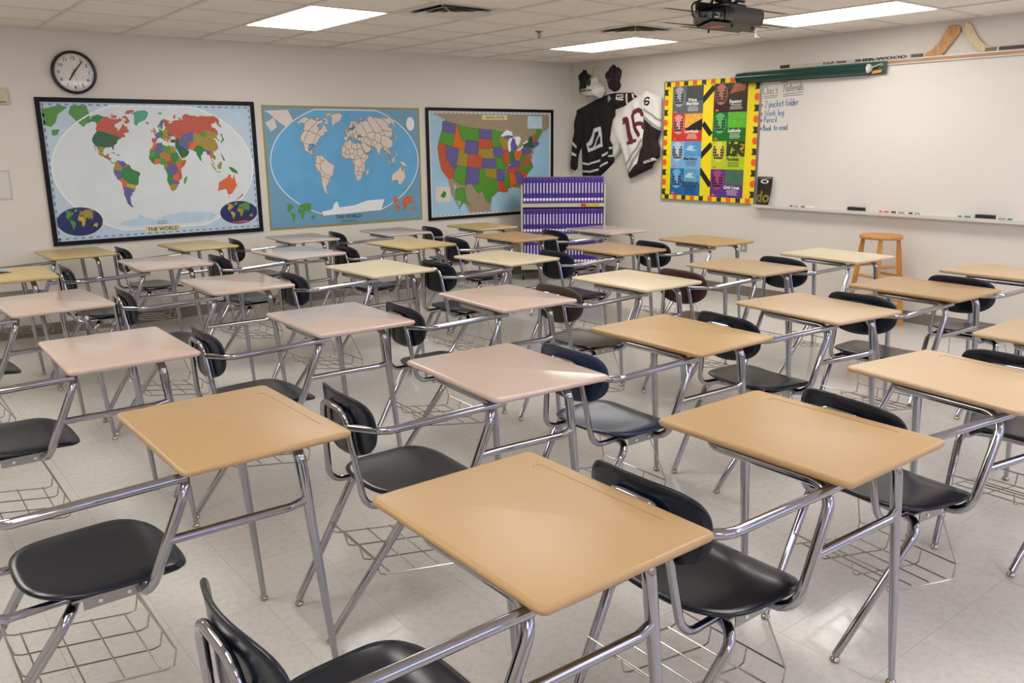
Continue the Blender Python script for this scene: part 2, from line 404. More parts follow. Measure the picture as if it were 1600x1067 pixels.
def shell_mesh(name, fn, n, th):
    v = []; f = []; g = []
    for i in range(n+1):
        for j in range(n+1): g.append(Vector(fn(-1+2*i/n, -1+2*j/n)))
    def P(i, j): return g[i*(n+1)+j]
    nn = []
    for i in range(n+1):
        for j in range(n+1):
            a = P(min(i+1, n), j)-P(max(i-1, 0), j); b = P(i, min(j+1, n))-P(i, max(j-1, 0))
            c = a.cross(b); nn.append(c.normalized() if c.length > 1e-12 else Vector((0, 0, 1)))
    M = (n+1)**2
    v = [p+q*th/2 for p, q in zip(g, nn)]+[p-q*th/2 for p, q in zip(g, nn)]
    for i in range(n):
        for j in range(n):
            a, b, c, d = i*(n+1)+j, (i+1)*(n+1)+j, (i+1)*(n+1)+j+1, i*(n+1)+j+1
            f.append((a, b, c, d)); f.append((M+a, M+d, M+c, M+b))
    rim = [i*(n+1) for i in range(n+1)]+[n*(n+1)+j for j in range(1, n+1)]+[i*(n+1)+n for i in range(n-1, -1, -1)]+[j for j in range(n-1, 0, -1)]
    R = len(rim); mid = []
    for a in rim:
        i, j = divmod(a, n+1); c = P(n//2, n//2); out = (g[a]-c); out -= nn[a]*out.dot(nn[a]); out.normalize()
        mid.append(len(v)); v.append(g[a]+out*th*0.45)
    for k in range(R):
        a, b = rim[k], rim[(k+1) % R]; c, d = mid[k], mid[(k+1) % R]
        f.append((a, c, d, b)); f.append((c, M+a, M+b, d))
    me = pymesh(name, v, f)
    bm = bmesh.new(); bm.from_mesh(me); bmesh.ops.recalc_face_normals(bm, faces=bm.faces); bm.to_mesh(me); bm.free()
    for p in me.polygons: p.use_smooth = True
    return me
def seat_fn(u, v):                          # u: back to front, v: across
    a, b = sq2disc(u, v)
    w = 0.208+0.012*a
    x = -0.396+a*0.2; y = YC+b*w
    z = 0.457-0.013*(1-b*b)*(1-0.5*a*a)+0.006*max(0, -a)**2
    z -= 0.036*max(0, a-0.35)**2/0.42
    z -= 0.010*max(0, abs(b)-0.6)**2/0.16
    return x, y, z
def back_fn(u, v):                          # u: across, v: up
    a, b = u, v
    p = 3.6 if b > 0 else 2.3
    m = max(abs(a), abs(b)); r = (abs(a)**p+abs(b)**p)**(1/p) if m > 0 else 1; k = m/r if m > 0 else 0
    a, b = a*k, b*k
    y = YC+a*0.19; z = 0.678+b*0.1
    x = -0.649-0.006*b+0.036*a*a-0.008*max(0, b-0.3)**2
    return x, y, z
# tube paths (local: x forward, y left, origin on the floor under the middle of the top)
LEGR = [(0, 0.0095), (0.05, 0.0105), (0.45, 0.018), (1, 0.016)]
PARTS = []                                  # (name, mesh, material key, [sub-parts])
def tmesh(name, pts, r, fillet=0, seg=12):
    v, f = tube_geo(pts, r, seg, fillet); return smooth_auto(pymesh(name, v, f), 50)
def glide_mesh(x, y): return smooth_auto(MB().lathe([(0.006, 0.0), (0.013, 0.001), (0.015, 0.007), (0.012, 0.013), (0.008, 0.016), (0.008, 0.024)], 14, cx=x, cy=y).mesh('glide'))
for sy in (-1, 1):
    fx, fy = (0.163, -0.265) if sy < 0 else (0.148, 0.24)
    PARTS.append(('leg', tmesh('leg', [(fx, fy, 0.02), (0.1, sy*0.245, 0.708), (0.1, sy*0.15, 0.708)], LEGR, 0.05), CHROME, [('glide', glide_mesh(fx, fy), GLIDE)]))
PARTS.append(('leg_crossbar', tmesh('leg_crossbar', [(0.1, -0.15, 0.708), (0.1, 0.15, 0.708)], 0.0135), CHROME, []))
PARTS.append(('desk_support', tmesh('desk_support', [(-0.335, 0.12, 0.408), (-0.335, -0.25, 0.408), (-0.205, -0.25, 0.7075), (-0.205, 0.16, 0.7075), (0.088, 0.16, 0.7075)], 0.0145, 0.065), CHROME, []))
PARTS.append(('side_stretcher', tmesh('side_stretcher', [(-0.272, -0.252, 0.548), (0.06, -0.262, 0.548), (0.113, -0.25, 0.552)], 0.0125, 0.04), CHROME, []))
PARTS.append(('arm_bar', tmesh('arm_bar', [(-0.658, YC-0.1, 0.683), (-0.595, -0.228, 0.69), (-0.17, -0.25, 0.7075)], 0.013, 0.07), CHROME, []))
PARTS.append(('back_frame', tmesh('back_frame', [(-0.37, YC+0.13, 0.419), (-0.638, YC+0.14, 0.419), (-0.667, YC+0.088, 0.731), (-0.667, YC-0.088, 0.731), (-0.638, YC-0.14, 0.419), (-0.37, YC-0.13, 0.419)], 0.0112, 0.055), CHROME, []))
for sy in (-1, 1):
    fx, fy = -0.776, YC+sy*0.138
    PARTS.append(('leg', tmesh('leg', [(fx, fy, 0.02), (-0.515, YC+sy*0.2, 0.405), (-0.475, YC+sy*0.10, 0.405)], [(0, 0.0115), (0.06, 0.0135), (1, 0.0148)], 0.065), CHROME, [('glide', glide_mesh(fx, fy), GLIDE)]))
PARTS.append(('seat_crossbar', tmesh('seat_crossbar', [(-0.475, YC-0.1, 0.405), (-0.475, YC+0.1, 0.405)], 0.0145), CHROME, []))
for sy in (-1, 1):
    y = YC+sy*0.155; m_ = MB(); m_.box((-0.5, y-0.012, 0.418), (-0.31, y+0.012, 0.424)); m_.box((-0.475, y+sy*0.012-0.0015, 0.392), (-0.325, y+sy*0.012+0.0015, 0.424))
    subs = []
    for bx in (-0.435, -0.365):
        v, f = tube_geo([(bx, y+sy*0.0135, 0.407), (bx, y+sy*0.0165, 0.407)], 0.0055, 8); subs.append(('rivet', pymesh('rivet', v, f), WHITE))
    PARTS.append(('seat_bracket', m_.mesh('seat_bracket'), STEEL, subs))
SEAT = shell_mesh('seat', seat_fn, 20, 0.011); BACK = shell_mesh('backrest', back_fn, 16, 0.010)
wr = 0.003; yl, yr = YC+0.182, YC-0.182
RP = lambda y: [(-0.63, y, 0.254), (-0.618, y, 0.208), (-0.6, y, 0.2), (-0.3, y, 0.152), (-0.28, y, 0.156), (-0.27, y, 0.2)]
rackm = smooth_auto(pymesh('book_rack', *tube_geo([(-0.63, yl, 0.254), (-0.63, yr+0.002, 0.254)]+RP(yr)[1:]+[(-0.27, yl, 0.2)], wr, 6))); wires = []
for k in range(3): wires.append(RP(yr+(yl-yr)*(k+1)/3))
for k in range(4):
    x = -0.585+0.27*k/3; z = 0.2-(x+0.6)/0.3*0.048+0.006
    wires.append([(x, yr+0.004, z), (x, yl-0.004, z)])
for sy in (-1, 1): wires.append([(-0.345, YC+sy*0.155, 0.392), (-0.27, YC+sy*0.182, 0.2)])
PARTS.append(('book_rack', rackm, WIRE, [('wire', smooth_auto(pymesh('wire', *tube_geo(p, wr*0.9, 6))), WIRE) for p in wires]))
TOPS = {}; SEATS = {}; BACKS = {}
TOPBASE = smooth_auto(desktop_mesh(), 60)
gm = MB(); add = [(0.196, 0.20), (0.2, 0.215), (0.206, 0.22), (0.212, 0.215)]
gp = [(0.168, 0.205), (0.172, 0.213), (0.181, 0.216), (0.19, 0.213), (0.194, 0.205), (0.194, -0.2)]
gm.tube([(a, b, DZ-0.0005) for a, b in gp], 0.0014, 6); GRV = gm.mesh('pencil_groove')
def desk(x, y, rot, top, chair, label, back=0.0):
    e = empty('school_desk', (x, y, 0), (0, 0, math.radians(rot))); tag(e, label, 'desk', 'combination desks in rows')
    if top not in TOPS: TOPS[top] = TOPBASE.copy()
    d = link('desktop', TOPS[top], TOPM[top], e); d['label'] = {'tan': 'tan', 'lighttan': 'light tan', 'cream': 'cream', 'pink': 'pinkish beige', 'yellow': 'yellowish tan', 'rose': 'pale rose'}[top]+' desktop'
    if top in ('tan', 'lighttan'): link('pencil_groove', GRV, GROOVE, d)
    if chair not in SEATS: SEATS[chair] = SEAT.copy(); BACKS[chair] = BACK.copy()
    link('seat', SEATS[chair], SEATM[chair], e); link('backrest', BACKS[chair], SEATM[chair], e).location.x = -back
    for n, me, m, subs in PARTS:
        o = link(n, me, m, e)
        if n in ('back_frame', 'arm_bar'): o.location.x = -back
        for sn, sm, smt in subs: link(sn, sm, smt, o)
    return e
COLW = dict(tan='tan', lighttan='light tan', cream='cream', pink='pink-beige', yellow='yellow-tan', rose='pale rose')
ORD = ['first', 'second', 'third', 'fourth', 'fifth', 'sixth']
LINES = [  # lines of desks from the map wall towards the windows, each from the whiteboard wall backwards
    [(4.981, 6.816, -0.7, 'yellow'), (4.076, 6.987, -1.5, 'rose'), (3.171, 7.072, -2.0, 'rose'), (2.266, 7.151, 4.0, 'yellow'), (1.361, 7.299, 2.5, 'yellow')],
    [(5.499, 5.580, -2.7, 'rose'), (4.519, 5.696, -1.5, 'tan'), (3.577, 5.887, 3.8, 'yellow'), (2.635, 5.972, 4.4, 'rose'), (1.693, 6.087, 0.0, 'pink'), (0.751, 6.160, -0.6, 'yellow')],
    [(5.513, 4.429, -2.8, 'tan'), (4.573, 4.531, -0.1, 'tan'), (3.633, 4.687, 3.9, 'cream'), (2.693, 4.836, 2.2, 'cream'), (1.753, 4.881, -0.6, 'pink'), (0.768, 4.922, 3.5, 'pink')],
    [(5.468, 3.227, -2.8, 'cream'), (4.538, 3.312, -1.5, 'lighttan'), (3.608, 3.403, -0.3, 'cream'), (2.678, 3.456, -2.5, 'pink'), (1.744, 3.543, -0.7, 'pink'), (0.778, 3.589, -0.2, 'pink')],
    [(5.514, 2.110, -1.3, 'lighttan'), (4.589, 2.176, -2.0, 'tan'), (3.664, 2.248, -6.3, 'lighttan'), (2.715, 2.298, -0.8, 'tan'), (1.785, 2.321, -3.2, 'pink'), (0.792, 2.360, 0.8, 'tan')],
    [(3.878, 1.195, 0.0, 'lighttan'), (2.937, 1.208, -7.7, 'lighttan'), (2.012, 1.267, -0.4, 'tan'), (1.087, 1.309, -0.1, 'tan')],
]
SPECIAL = {(3, 1): 'maroon', (3, 2): 'brown', (4, 3): 'blue'}
for li, L in enumerate(LINES):
    for k, (x, y, r, top) in enumerate(L):
        ch = SPECIAL.get((li, k), 'navy')
        dk = desk(x, y, r, top, ch, '%s desk with %s chair, %s from the whiteboard wall, %s line from the maps' % (COLW[top], ch, ORD[k], ORD[li]), 0.042 if k == len(L)-1 else 0.0)
        if li == 0: dk.scale = (0.97, 0.97, 0.97)

# ------------------------------------------------------------------ wall maps
NA=[(-168,66),(-162,70),(-156,71),(-141,69.6),(-128,70),(-115,68),(-108,68),(-95,68),(-94,72),(-90,69),(-85,69),(-82,67),(-87,64),(-94,61),(-93,58),(-85,55.5),(-82,53),(-80,51.5),(-79,54),(-77,57),(-78,62),(-73,62),(-69,59),(-65,59.5),(-62,56),(-56,52),(-60,50),(-66,50),(-65,47),(-61,46),(-66,43.8),(-70,43),(-70,41.7),(-74,40.5),(-76,37),(-76,35),(-81,31.5),(-80,26),(-81,25.2),(-82.7,28),(-84,30),(-89.5,29.3),(-94,29.5),(-97.3,27),(-97.5,22),(-95,18.5),(-91,18.5),(-90,21),(-87,21.3),(-88,17),(-88,15.8),(-83.5,15),(-83.5,11),(-81.5,9),(-79.5,9.5),(-77.5,8.5),(-80,7.3),(-83,8.3),(-86,11.5),(-91,14),(-95,16),(-101,17.3),(-105.5,20),(-105.5,22.5),(-109,26),(-112.5,30),(-114.7,31.5),(-112,27.5),(-110,23.2),(-112,25),(-115,29),(-117,32.5),(-120.5,34.5),(-124,39.5),(-124.5,43),(-124,47.5),(-123,49),(-128,51.5),(-131,55),(-135,58.5),(-140,60),(-146,61),(-151,60),(-154,58),(-162,55),(-157,58.5),(-162,59),(-165,62),(-161,64.5)]
SA=[(-77.5,8.5),(-75,11),(-71.5,12.3),(-68,10.8),(-62,10.6),(-57,6),(-51.5,4.5),(-50,0.5),(-44,-2.7),(-37,-4.8),(-34.8,-8),(-39,-13.5),(-39.5,-18),(-41.5,-22.5),(-48,-25.5),(-49,-29),(-53.5,-34),(-58,-34.5),(-57,-37.5),(-62,-39),(-65,-42),(-66,-46),(-69,-51),(-65.5,-54.8),(-71,-54.5),(-75,-50),(-74,-44),(-73.5,-37),(-71.5,-31),(-70.3,-19),(-76,-14),(-79.5,-8),(-81.3,-5),(-80,-2),(-80,1),(-77.5,4)]
AF=[(-6,35.8),(0,36),(10,37.3),(11,33.7),(15,32.3),(20,31),(23,32.7),(30,31.3),(33,31),(34,28),(37.3,21),(39.5,15.5),(43,12),(44.5,10.5),(51,11.8),(49,6),(44,1.5),(40,-3),(39,-7),(40.5,-11),(40,-16),(35,-20),(35.5,-24),(32.8,-26),(31,-30),(27,-33.7),(20,-34.8),(18,-32),(15,-26.5),(12,-18),(13.7,-11),(12,-5.5),(9,-1),(9.5,4),(5.5,4.3),(1,6),(-4,5.2),(-8,4.5),(-13,8.5),(-16.7,12.5),(-17,16),(-16,20),(-14.5,26),(-10,30)]
EU=[(-9,37),(-9,43),(-1.5,43.5),(-1.5,46.5),(-4.5,48.5),(2,51),(8,53.8),(8.3,57),(10.6,57.6),(11,54.2),(19,54.5),(21.5,57.5),(24,59.3),(30,60),(23,60),(21.5,62),(25,65),(22.5,65.8),(18,62),(17,59),(14.5,55.5),(12.8,55.5),(11,59),(7,58),(5,61),(11,64.5),(15,68.5),(25,71),(31,70),(41,67.5),(40,66.5),(34,66.6),(37,64),(44,66),(46,68),(54,68.5),(60,69),(68,68.5),(67,71),(72,72.5),(75,68),(80,72.5),(87,75),(104,77.5),(113,74),(127,73),(130,71),(140,72.5),(160,70),(170,69.5),(180,68.8),(179,65),(177.5,62.5),(170,60),(163,58),(162,55),(157,51),(156,57),(163,61.5),(155,59.5),(143,59.2),(135.5,54.5),(141,52.5),(140,48),(135,43.5),(130.5,42.3),(127.5,39.5),(129.3,36),(126.5,34.5),(126.5,37.5),(121.5,39.5),(118,39),(122,37),(119.5,35),(121.8,31.5),(121,28),(117,23.5),(110,21),(108,21.5),(106,19),(109,13),(107,10.5),(105,8.7),(103,11),(100.5,13.3),(99.5,10),(103.5,4),(104,1.4),(101,3),(98.5,8),(98,13),(97,17),(94,16.5),(92,22),(87,21.5),(80.3,15.5),(80,11),(77.5,8),(73,17),(72.5,21.5),(67,24.8),(57,25.7),(51,28),(48,30),(51,25),(56,26),(60,22.5),(55,17),(45,12.8),(43,14),(39,21.5),(35,28.5),(35,32),(36,36.5),(30,36.3),(27,37),(26.5,40),(31,41.2),(41,41.2),(38,44.5),(38,47),(33.5,44.5),(30.5,46.3),(28,43),(28.5,41.2),(23.5,40.5),(24,38),(22,36.7),(19.5,41),(13.5,45.5),(18.5,40.2),(16,38),(15,40.5),(10.5,43),(8,44.2),(3.2,43),(0,39.5),(-2,36.8),(-5.5,36)]
AU=[(114,-22),(122,-18),(129,-15),(131,-11.5),(136.5,-12),(135.5,-15),(140,-17.6),(142,-11),(146,-19),(153,-26),(150,-37),(146,-39),(140,-38),(136,-34),(131,-31.5),(124,-33),(115.5,-34.5),(113.5,-26)]
GR=[(-73,78),(-60,76),(-54,70),(-51,64),(-44,60),(-40,65),(-25,69.5),(-20,74),(-18,80),(-32,83.5),(-55,82)]
ISL=dict(baffin=[(-62,66),(-68,62.5),(-78,65),(-72,68),(-80,70),(-89,71),(-88,73.5),(-80,73.7),(-72,71)],victoria=[(-117,69),(-102,69),(-104,72.5),(-114,73),(-118,71)],ellesmere=[(-90,76.5),(-78,76.5),(-66,81),(-70,83),(-90,82)],banks=[(-125,72),(-118,72),(-116,74),(-124,74)],uk=[(-5.5,50),(1,51.3),(0,54),(-2,57.5),(-5,58.5),(-5,55),(-3,53.5),(-5,52)],ireland=[(-10,52),(-6,52.3),(-6,55),(-10,54)],iceland=[(-24,65.5),(-19,63.4),(-14,65),(-17,66.4)],japan=[(130,31.5),(131,34),(136,35.5),(140,40),(141.5,45),(145,43.5),(141.5,39),(140.5,35.5),(135,33.7)],zealand=[(173,-35),(178,-38),(175,-41.5),(167,-46.5),(171,-42),(174,-39)],guinea=[(131,-1),(138,-1.7),(147,-6),(150.5,-10.5),(143,-9),(138,-8),(133,-4)],borneo=[(109,1.5),(117,7),(119,5),(117,1),(116,-4),(110,-3)],sumatra=[(95.5,5.5),(98.5,3.7),(106,-3),(105.5,-6),(101,-2)],java=[(105.5,-6.5),(114,-7.5),(114,-8.6),(106,-7.5)],philippines=[(120.5,18.5),(122,17),(126,8),(122.5,8),(120.5,14)],madagascar=[(44,-17),(49.5,-12.5),(50,-16),(47,-25),(43.5,-23.5)],cuba=[(-85,22),(-80,23),(-74.5,20.2),(-78,20.5),(-83,22)],hispaniola=[(-74,19.8),(-69,19.5),(-69,18.3),(-74,18.2)],tasmania=[(145,-41),(148,-41),(147,-43.5)],ceylon=[(80,9.5),(81.8,7),(80.3,6)],novaya=[(52,71),(57,71),(68,76.5),(60,76)],svalbard=[(12,79),(22,77.5),(27,80),(15,80.2)])
CASPIAN=[(50,46),(53,45),(53,41),(54,37),(50,37.5),(49,42)]
def winkel(lo, la):
    l, p = math.radians(lo), math.radians(la); a = math.acos(max(-1, min(1, math.cos(p)*math.cos(l/2))))
    s = math.sin(a)/a if a > 1e-6 else 1
    return 0.5*(l*2/PI+2*math.cos(p)*math.sin(l/2)/s)/2.571, 0.5*(p+math.sin(p)/s)/(PI/2)
def densify(poly, st=6):
    o = []
    for i in range(len(poly)):
        a, b = poly[i], poly[(i+1) % len(poly)]; n = max(1, int(math.hypot(b[0]-a[0], b[1]-a[1])/st))
        o += [(a[0]+(b[0]-a[0])*k/n, a[1]+(b[1]-a[1])*k/n) for k in range(n)]
    return o
def jag(poly, amp, st):                     # a small irregular coast
    o = []
    for p in densify(poly, st): o.append((p[0]+random.uniform(-amp, amp), p[1]+random.uniform(-amp, amp)*0.8))
    return o
def cells(poly, seeds, asp=0.75):           # power cells of the seeds cut out of a polygon
    out = []
    for i, (x, y, c, *w) in enumerate(seeds):
        q = poly; wi = w[0] if w else 0
        for j, (x2, y2, c2, *w2) in enumerate(seeds):
            if i == j or len(q) < 3: continue
            wj = w2[0] if w2 else 0; a2 = asp*asp
            nx, ny = 2*(x2-x)*a2, 2*(y2-y); d = (x2*x2-x*x)*a2+(y2*y2-y*y)+wi-wj
            q = clip_half(q, nx, ny, d)
        if len(q) > 2: out.append((q, c))
    return out
def wall_thing(name, x, z, rot, wall, label, cat, off=0.0):
    if wall == 'A': e = empty(name, (x, YA-off, z), rot)
    else: e = empty(name, (XB-off, x, z), rot)
    return tag(e, label, cat)
CN = dict(red=(188, 84, 54), green=(46, 128, 54), dgreen=(34, 96, 52), teal=(76, 160, 134), purple=(98, 92, 152), olive=(160, 138, 50), orange=(214, 104, 44), brown=(150, 88, 50), lgreen=(84, 146, 52), yellow=(198, 162, 60))
CI = list(CN)
MAPINK = [mat('map_ink_'+n, c, 0.35, noise=(80, 0.4)) for n, c in CN.items()]
def world_prints(root, w, h, cx, cy, sx, sy, z, colours, mats, tint=None, border=None):
    def pr(poly): return [(cx+sx*a, cy+sy*b) for a, b in (winkel(*p) for p in poly)]
    def part(name, polys):
        mb = MB()
        for k, (poly, c) in enumerate(polys): mb.polyc(pr(densify(poly, 5)), z, c)
        mb.build(name, mats, root)
        if border is not None:
            b = MB()
            for poly, c in polys:
                q = pr(densify(poly, 5)); add_stroke(b, q+[q[0]], 0.0045, z+0.0006)
            b.build('border_lines', border, root)
    col = (lambda n: CI.index(n)) if tint is None else (lambda n: tint)
    J = lambda p: jag(p, 0.5, 3)
    part('north_america_print', [(q, col(c)) for q, c in cells(J(NA), [(-152, 65, 'green', 30), (-118, 61, 'red', 90), (-95, 56, 'red', 90), (-72, 54, 'red', 60), (-100, 39.5, 'dgreen', 90), (-80, 38, 'dgreen', 0), (-118, 41, 'dgreen', 40), (-103, 23, 'olive', 20), (-89, 15.5, 'brown', -10), (-84, 11, 'olive', -20)])]+[(ISL[k], col('red')) for k in ('baffin', 'victoria', 'ellesmere', 'banks')]+[(ISL['cuba'], col('olive')), (ISL['hispaniola'], col('green'))])
    part('greenland_print', [(GR, col('teal')), (ISL['iceland'], col('brown'))])
    part('south_america_print', [(q, col(c)) for q, c in cells(J(SA), [(-73, 4, 'olive', 10), (-66, 7, 'purple', 0), (-58, 4, 'red', -20), (-52, -9, 'green', 140), (-76, -8, 'purple', 10), (-64, -16.5, 'orange', 0), (-58, -23, 'yellow', -30), (-66, -36, 'purple', 60), (-73, -34, 'red', -100), (-56, -33, 'olive', -40), (-79, -1, 'brown', -30)])])
    part('africa_print', [(q, col(c)) for q, c in cells(J(AF), [(-6, 32, 'orange', 0), (2, 28, 'purple', 20), (17, 27, 'lgreen', 10), (29, 27, 'olive', 0), (-10, 20, 'lgreen'), (-3, 17, 'green'), (9, 18, 'olive'), (18, 15, 'orange'), (30, 15, 'green', 20), (39, 9, 'olive'), (46, 5, 'red'), (-12, 11, 'green'), (-3, 9, 'orange'), (8, 9, 'lgreen'), (13, 5, 'orange', -30), (21, 6.5, 'brown', -10), (24, -3, 'purple', 40), (13, -1, 'lgreen', -20), (37, 0, 'orange'), (35, -6.5, 'red'), (18, -12, 'green', 10), (28, -14, 'orange'), (36, -15, 'red', -20), (17, -22, 'green'), (24, -22, 'purple'), (30, -19, 'yellow', -40), (24, -30, 'olive', 20)])]+[(ISL['madagascar'], col('lgreen'))])
    part('eurasia_print', [(q, col(c)) for q, c in cells(J(EU), [(-4, 40, 'red', 10), (2, 47, 'purple'), (10, 51, 'green'), (12.5, 43, 'lgreen', -10), (20, 52, 'olive'), (16, 63, 'purple', -5), (10, 61, 'lgreen', -10), (26, 63.5, 'brown', -10), (31, 49, 'green'), (24, 44, 'orange', -10), (34, 39, 'dgreen', -5), (44, 57, 'red', 150), (65, 61, 'red', 200), (95, 63, 'red', 230), (125, 64, 'red', 230), (155, 66, 'red', 150), (67, 48, 'purple', 60), (62, 40, 'green', -20), (45, 24, 'dgreen', 30), (53, 33, 'purple', 0), (65, 33.5, 'red', -30), (70, 29.5, 'orange', -20), (78, 21, 'green', 40), (104, 46, 'lgreen', 15), (88, 40, 'olive', 40), (104, 33, 'olive', 90), (118, 45, 'olive', 40), (96, 21, 'purple', -30), (102, 15, 'orange', -30), (106, 15, 'lgreen', -30), (128, 38, 'green', -40), (46, 15, 'red', -60)])]+[(ISL[k], col(c)) for k, c in (('uk', 'red'), ('ireland', 'brown'), ('novaya', 'red'), ('svalbard', 'lgreen'), ('japan', 'green'), ('ceylon', 'brown'))])
    part('island_print', [(ISL[k], col(c)) for k, c in (('guinea', 'green'), ('borneo', 'olive'), ('sumatra', 'olive'), ('java', 'lgreen'), ('philippines', 'green'), ('zealand', 'brown'))])
    part('australia_print', [(J(AU), col('orange')), (ISL['tasmania'], col('orange'))])
    return pr
def map_frame(e, w, h, b, m, d=0.018):
    mb = MB()
    for q in ((-w/2, -h/2, w/2, -h/2+b), (-w/2, h/2-b, w/2, h/2), (-w/2, -h/2+b, -w/2+b, h/2-b), (w/2-b, -h/2+b, w/2, h/2-b)): mb.box((q[0], q[1], 0.001), (q[2], q[3], d))
    mb.build('frame', m, e)
# --- map 1: framed physical-political world map
w, h = 1.79, 1.185; e = wall_thing('world_map', 2.188, 1.323, ROT_A, 'A', 'pale ocean world map in a black frame under the wall clock', 'map')
map_frame(e, w, h, 0.035, mat('black_frame', (7, 7, 9), 0.5, spec=0.25))
SHEET1 = mat('map_ocean_pale', (190, 210, 224), 0.3, noise=(9, 0.06))
MB().box((-w/2+0.035, -h/2+0.035, 0.001), (w/2-0.035, h/2-0.035, 0.006)).build('sheet', SHEET1, e)
iw, ih = w-0.07, h-0.07
INKB = mat('map_ink_blue', (120, 150, 185), 0.35); INKP = mat('map_ink_paleblue', (184, 212, 230), 0.35, noise=(14, 0.22)); INKW = mat('map_ink_white', (236, 240, 240), 0.35); INKN = mat('map_ink_navy', (28, 38, 92), 0.3); INKC = mat('map_ink_cream', (222, 214, 168), 0.35); INKK = mat('map_ink_black', (38, 36, 34), 0.4)
mb = MB()
for k in range(58):                          # checked edge band
    x = -iw/2+iw*k/58
    if k % 2 == 0:
        mb.poly(rect(x, ih/2-0.026, x+iw/58, ih/2-0.012), 0.0066); mb.poly(rect(x, -ih/2+0.012, x+iw/58, -ih/2+0.026), 0.0066)
for k in range(38):
    y = -ih/2+ih*k/38
    if k % 2 == 0: mb.poly(rect(-iw/2+0.008, y, -iw/2+0.022, y+ih/38), 0.0066); mb.poly(rect(iw/2-0.022, y, iw/2-0.008, y+ih/38), 0.0066)
tag(mb.build('edge_band', INKB, e), kind='stuff')
cx, cy, sx, sy = 0.005, 0.02, iw*0.487, ih*0.468
mb = MB(); ov = [(cx+sx*a, cy+sy*b) for a, b in ([winkel(180, la) for la in range(-88, 89, 4)]+[winkel(-180, la) for la in range(88, -89, -4)])]
MB().poly(ov, 0.0062).build('ocean', mat('map_ocean_white', (216, 225, 227), 0.3, noise=(7, 0.07)), e)
add_stroke(mb, ov+[ov[0]], 0.011, 0.0068); mb.build('oval_line', INKW, e)
mb = MB()
mb.poly([(cx+sx*a, cy+sy*b) for a, b in (winkel(*p) for p in [(-150,-77),(-120,-73),(-75,-72),(-62,-64),(-58,-70),(-30,-77),(10,-70),(50,-67),(90,-66),(135,-66),(160,-70),(165,-78),(120,-82),(60,-84),(0,-84),(-60,-84),(-120,-83)])], 0.0067)
mb.build('antarctica_print', INKP, e)
world_prints(e, w, h, cx, cy, sx, sy, 0.0072, 0, MAPINK)
mb = MB()                                    # top left inset
for q in ([(-0.85,0.5),(-0.72,0.535),(-0.66,0.52),(-0.74,0.46),(-0.76,0.40),(-0.80,0.36),(-0.85,0.38)], [(-0.64,0.53),(-0.52,0.535),(-0.5,0.44),(-0.56,0.36),(-0.62,0.42),(-0.66,0.47)], [(-0.8,0.34),(-0.74,0.345),(-0.76,0.3),(-0.8,0.295)]): mb.poly(q, 0.0066)
mb.build('inset_print', MAPINK[CI.index('lgreen')], e)
mb = MB(); mb.poly(ellipse(0.76, 0.45, 0.06, 0.07, 14), 0.0066); mb.build('inset_print', INKP, e)
for sgn, ry in ((-1, 0.118), (1, 0.105)):
    ox = sgn*(iw/2-0.185); oy = -ih/2+0.155; rx = 0.175
    MB().poly(ellipse(ox, oy, rx, ry, 36), 0.0074).build('inset_oval', INKN, e)
    mb = MB(); gi = [CI.index('lgreen'), CI.index('yellow'), CI.index('olive')]
    for poly, c in ((NA, 0), (SA, 0), (AF, 1), (EU, 2), (AU, 1), (GR, 0)):
        mb.poly([(ox+rx*0.95*a, oy+ry*0.95*b) for a, b in (winkel(*p) for p in poly)], 0.008, gi[c] if sgn < 0 else gi[(c+1) % 3])
    if sgn > 0: mb.poly([(ox+rx*0.95*a, oy+ry*0.95*b) for a, b in (winkel(*p) for p in [(-120,-70),(-40,-74),(60,-66),(140,-66),(150,-80),(0,-86),(-120,-82)])], 0.008, CI.index('red'))
    mb.build('inset_land', MAPINK, e)
MB().poly(rect(-0.165, -ih/2+0.028, 0.135, -ih/2+0.078), 0.0074).build('title_plate', INKC, e)
mb = MB(); add_text(mb, 'THE WORLD', -0.015, -ih/2+0.037, 0.045, 0.008, bold=0.001); mb.build('title', INKK, e)
mb = MB()
for k, t in enumerate(('NATIONAL', 'GEOGRAPHIC')): add_text(mb, t, -0.015, -ih/2+0.112-0.018*k, 0.016, 0.008)
mb.build('publisher_line', INKK, e)
# --- map 2: blue political world map
w, h = 1.715, 1.16; e = wall_thing('world_map', 4.012, 1.31, ROT_A, 'A', 'bright blue political world map with olive edge between two black-framed maps', 'map')
OL = mat('map_edge_olive', (150, 146, 84), 0.4); BLUE2 = mat('map_ocean_blue', (96, 170, 218), 0.3, noise=(3.5, 0.2)); BAND = mat('map_band_blue', (110, 160, 190), 0.3)
MB().box((-w/2, -h/2, 0.0005), (w/2, h/2, 0.004)).build('margin', OL, e)
mb = MB(); mb.box((-w/2+0.02, -h/2+0.02, 0.004), (w/2-0.02, h/2-0.02, 0.005)); mb.build('sheet', BAND, e)
iw, ih = w-0.04, h-0.04; cx, cy, sx, sy = 0.01, 0.05, iw*0.487, ih*0.45
ov = [(cx+sx*a, cy+sy*b) for a, b in ([winkel(180, la) for la in range(-88, 89, 4)]+[winkel(-180, la) for la in range(88, -89, -4)])]
MB().poly(ov, 0.0056).build('ocean', BLUE2, e)
mb = MB(); add_stroke(mb, ov+[ov[0]], 0.009, 0.0062); mb.build('oval_line', INKW, e)
LAND2 = mat('map_ink_land', (222, 212, 200), 0.35, noise=(40, 0.1)); BRD = mat('map_ink_border', (158, 132, 74), 0.4)
world_prints(e, w, h, cx, cy, sx, sy, 0.0066, 0, [LAND2], tint=0, border=BRD)
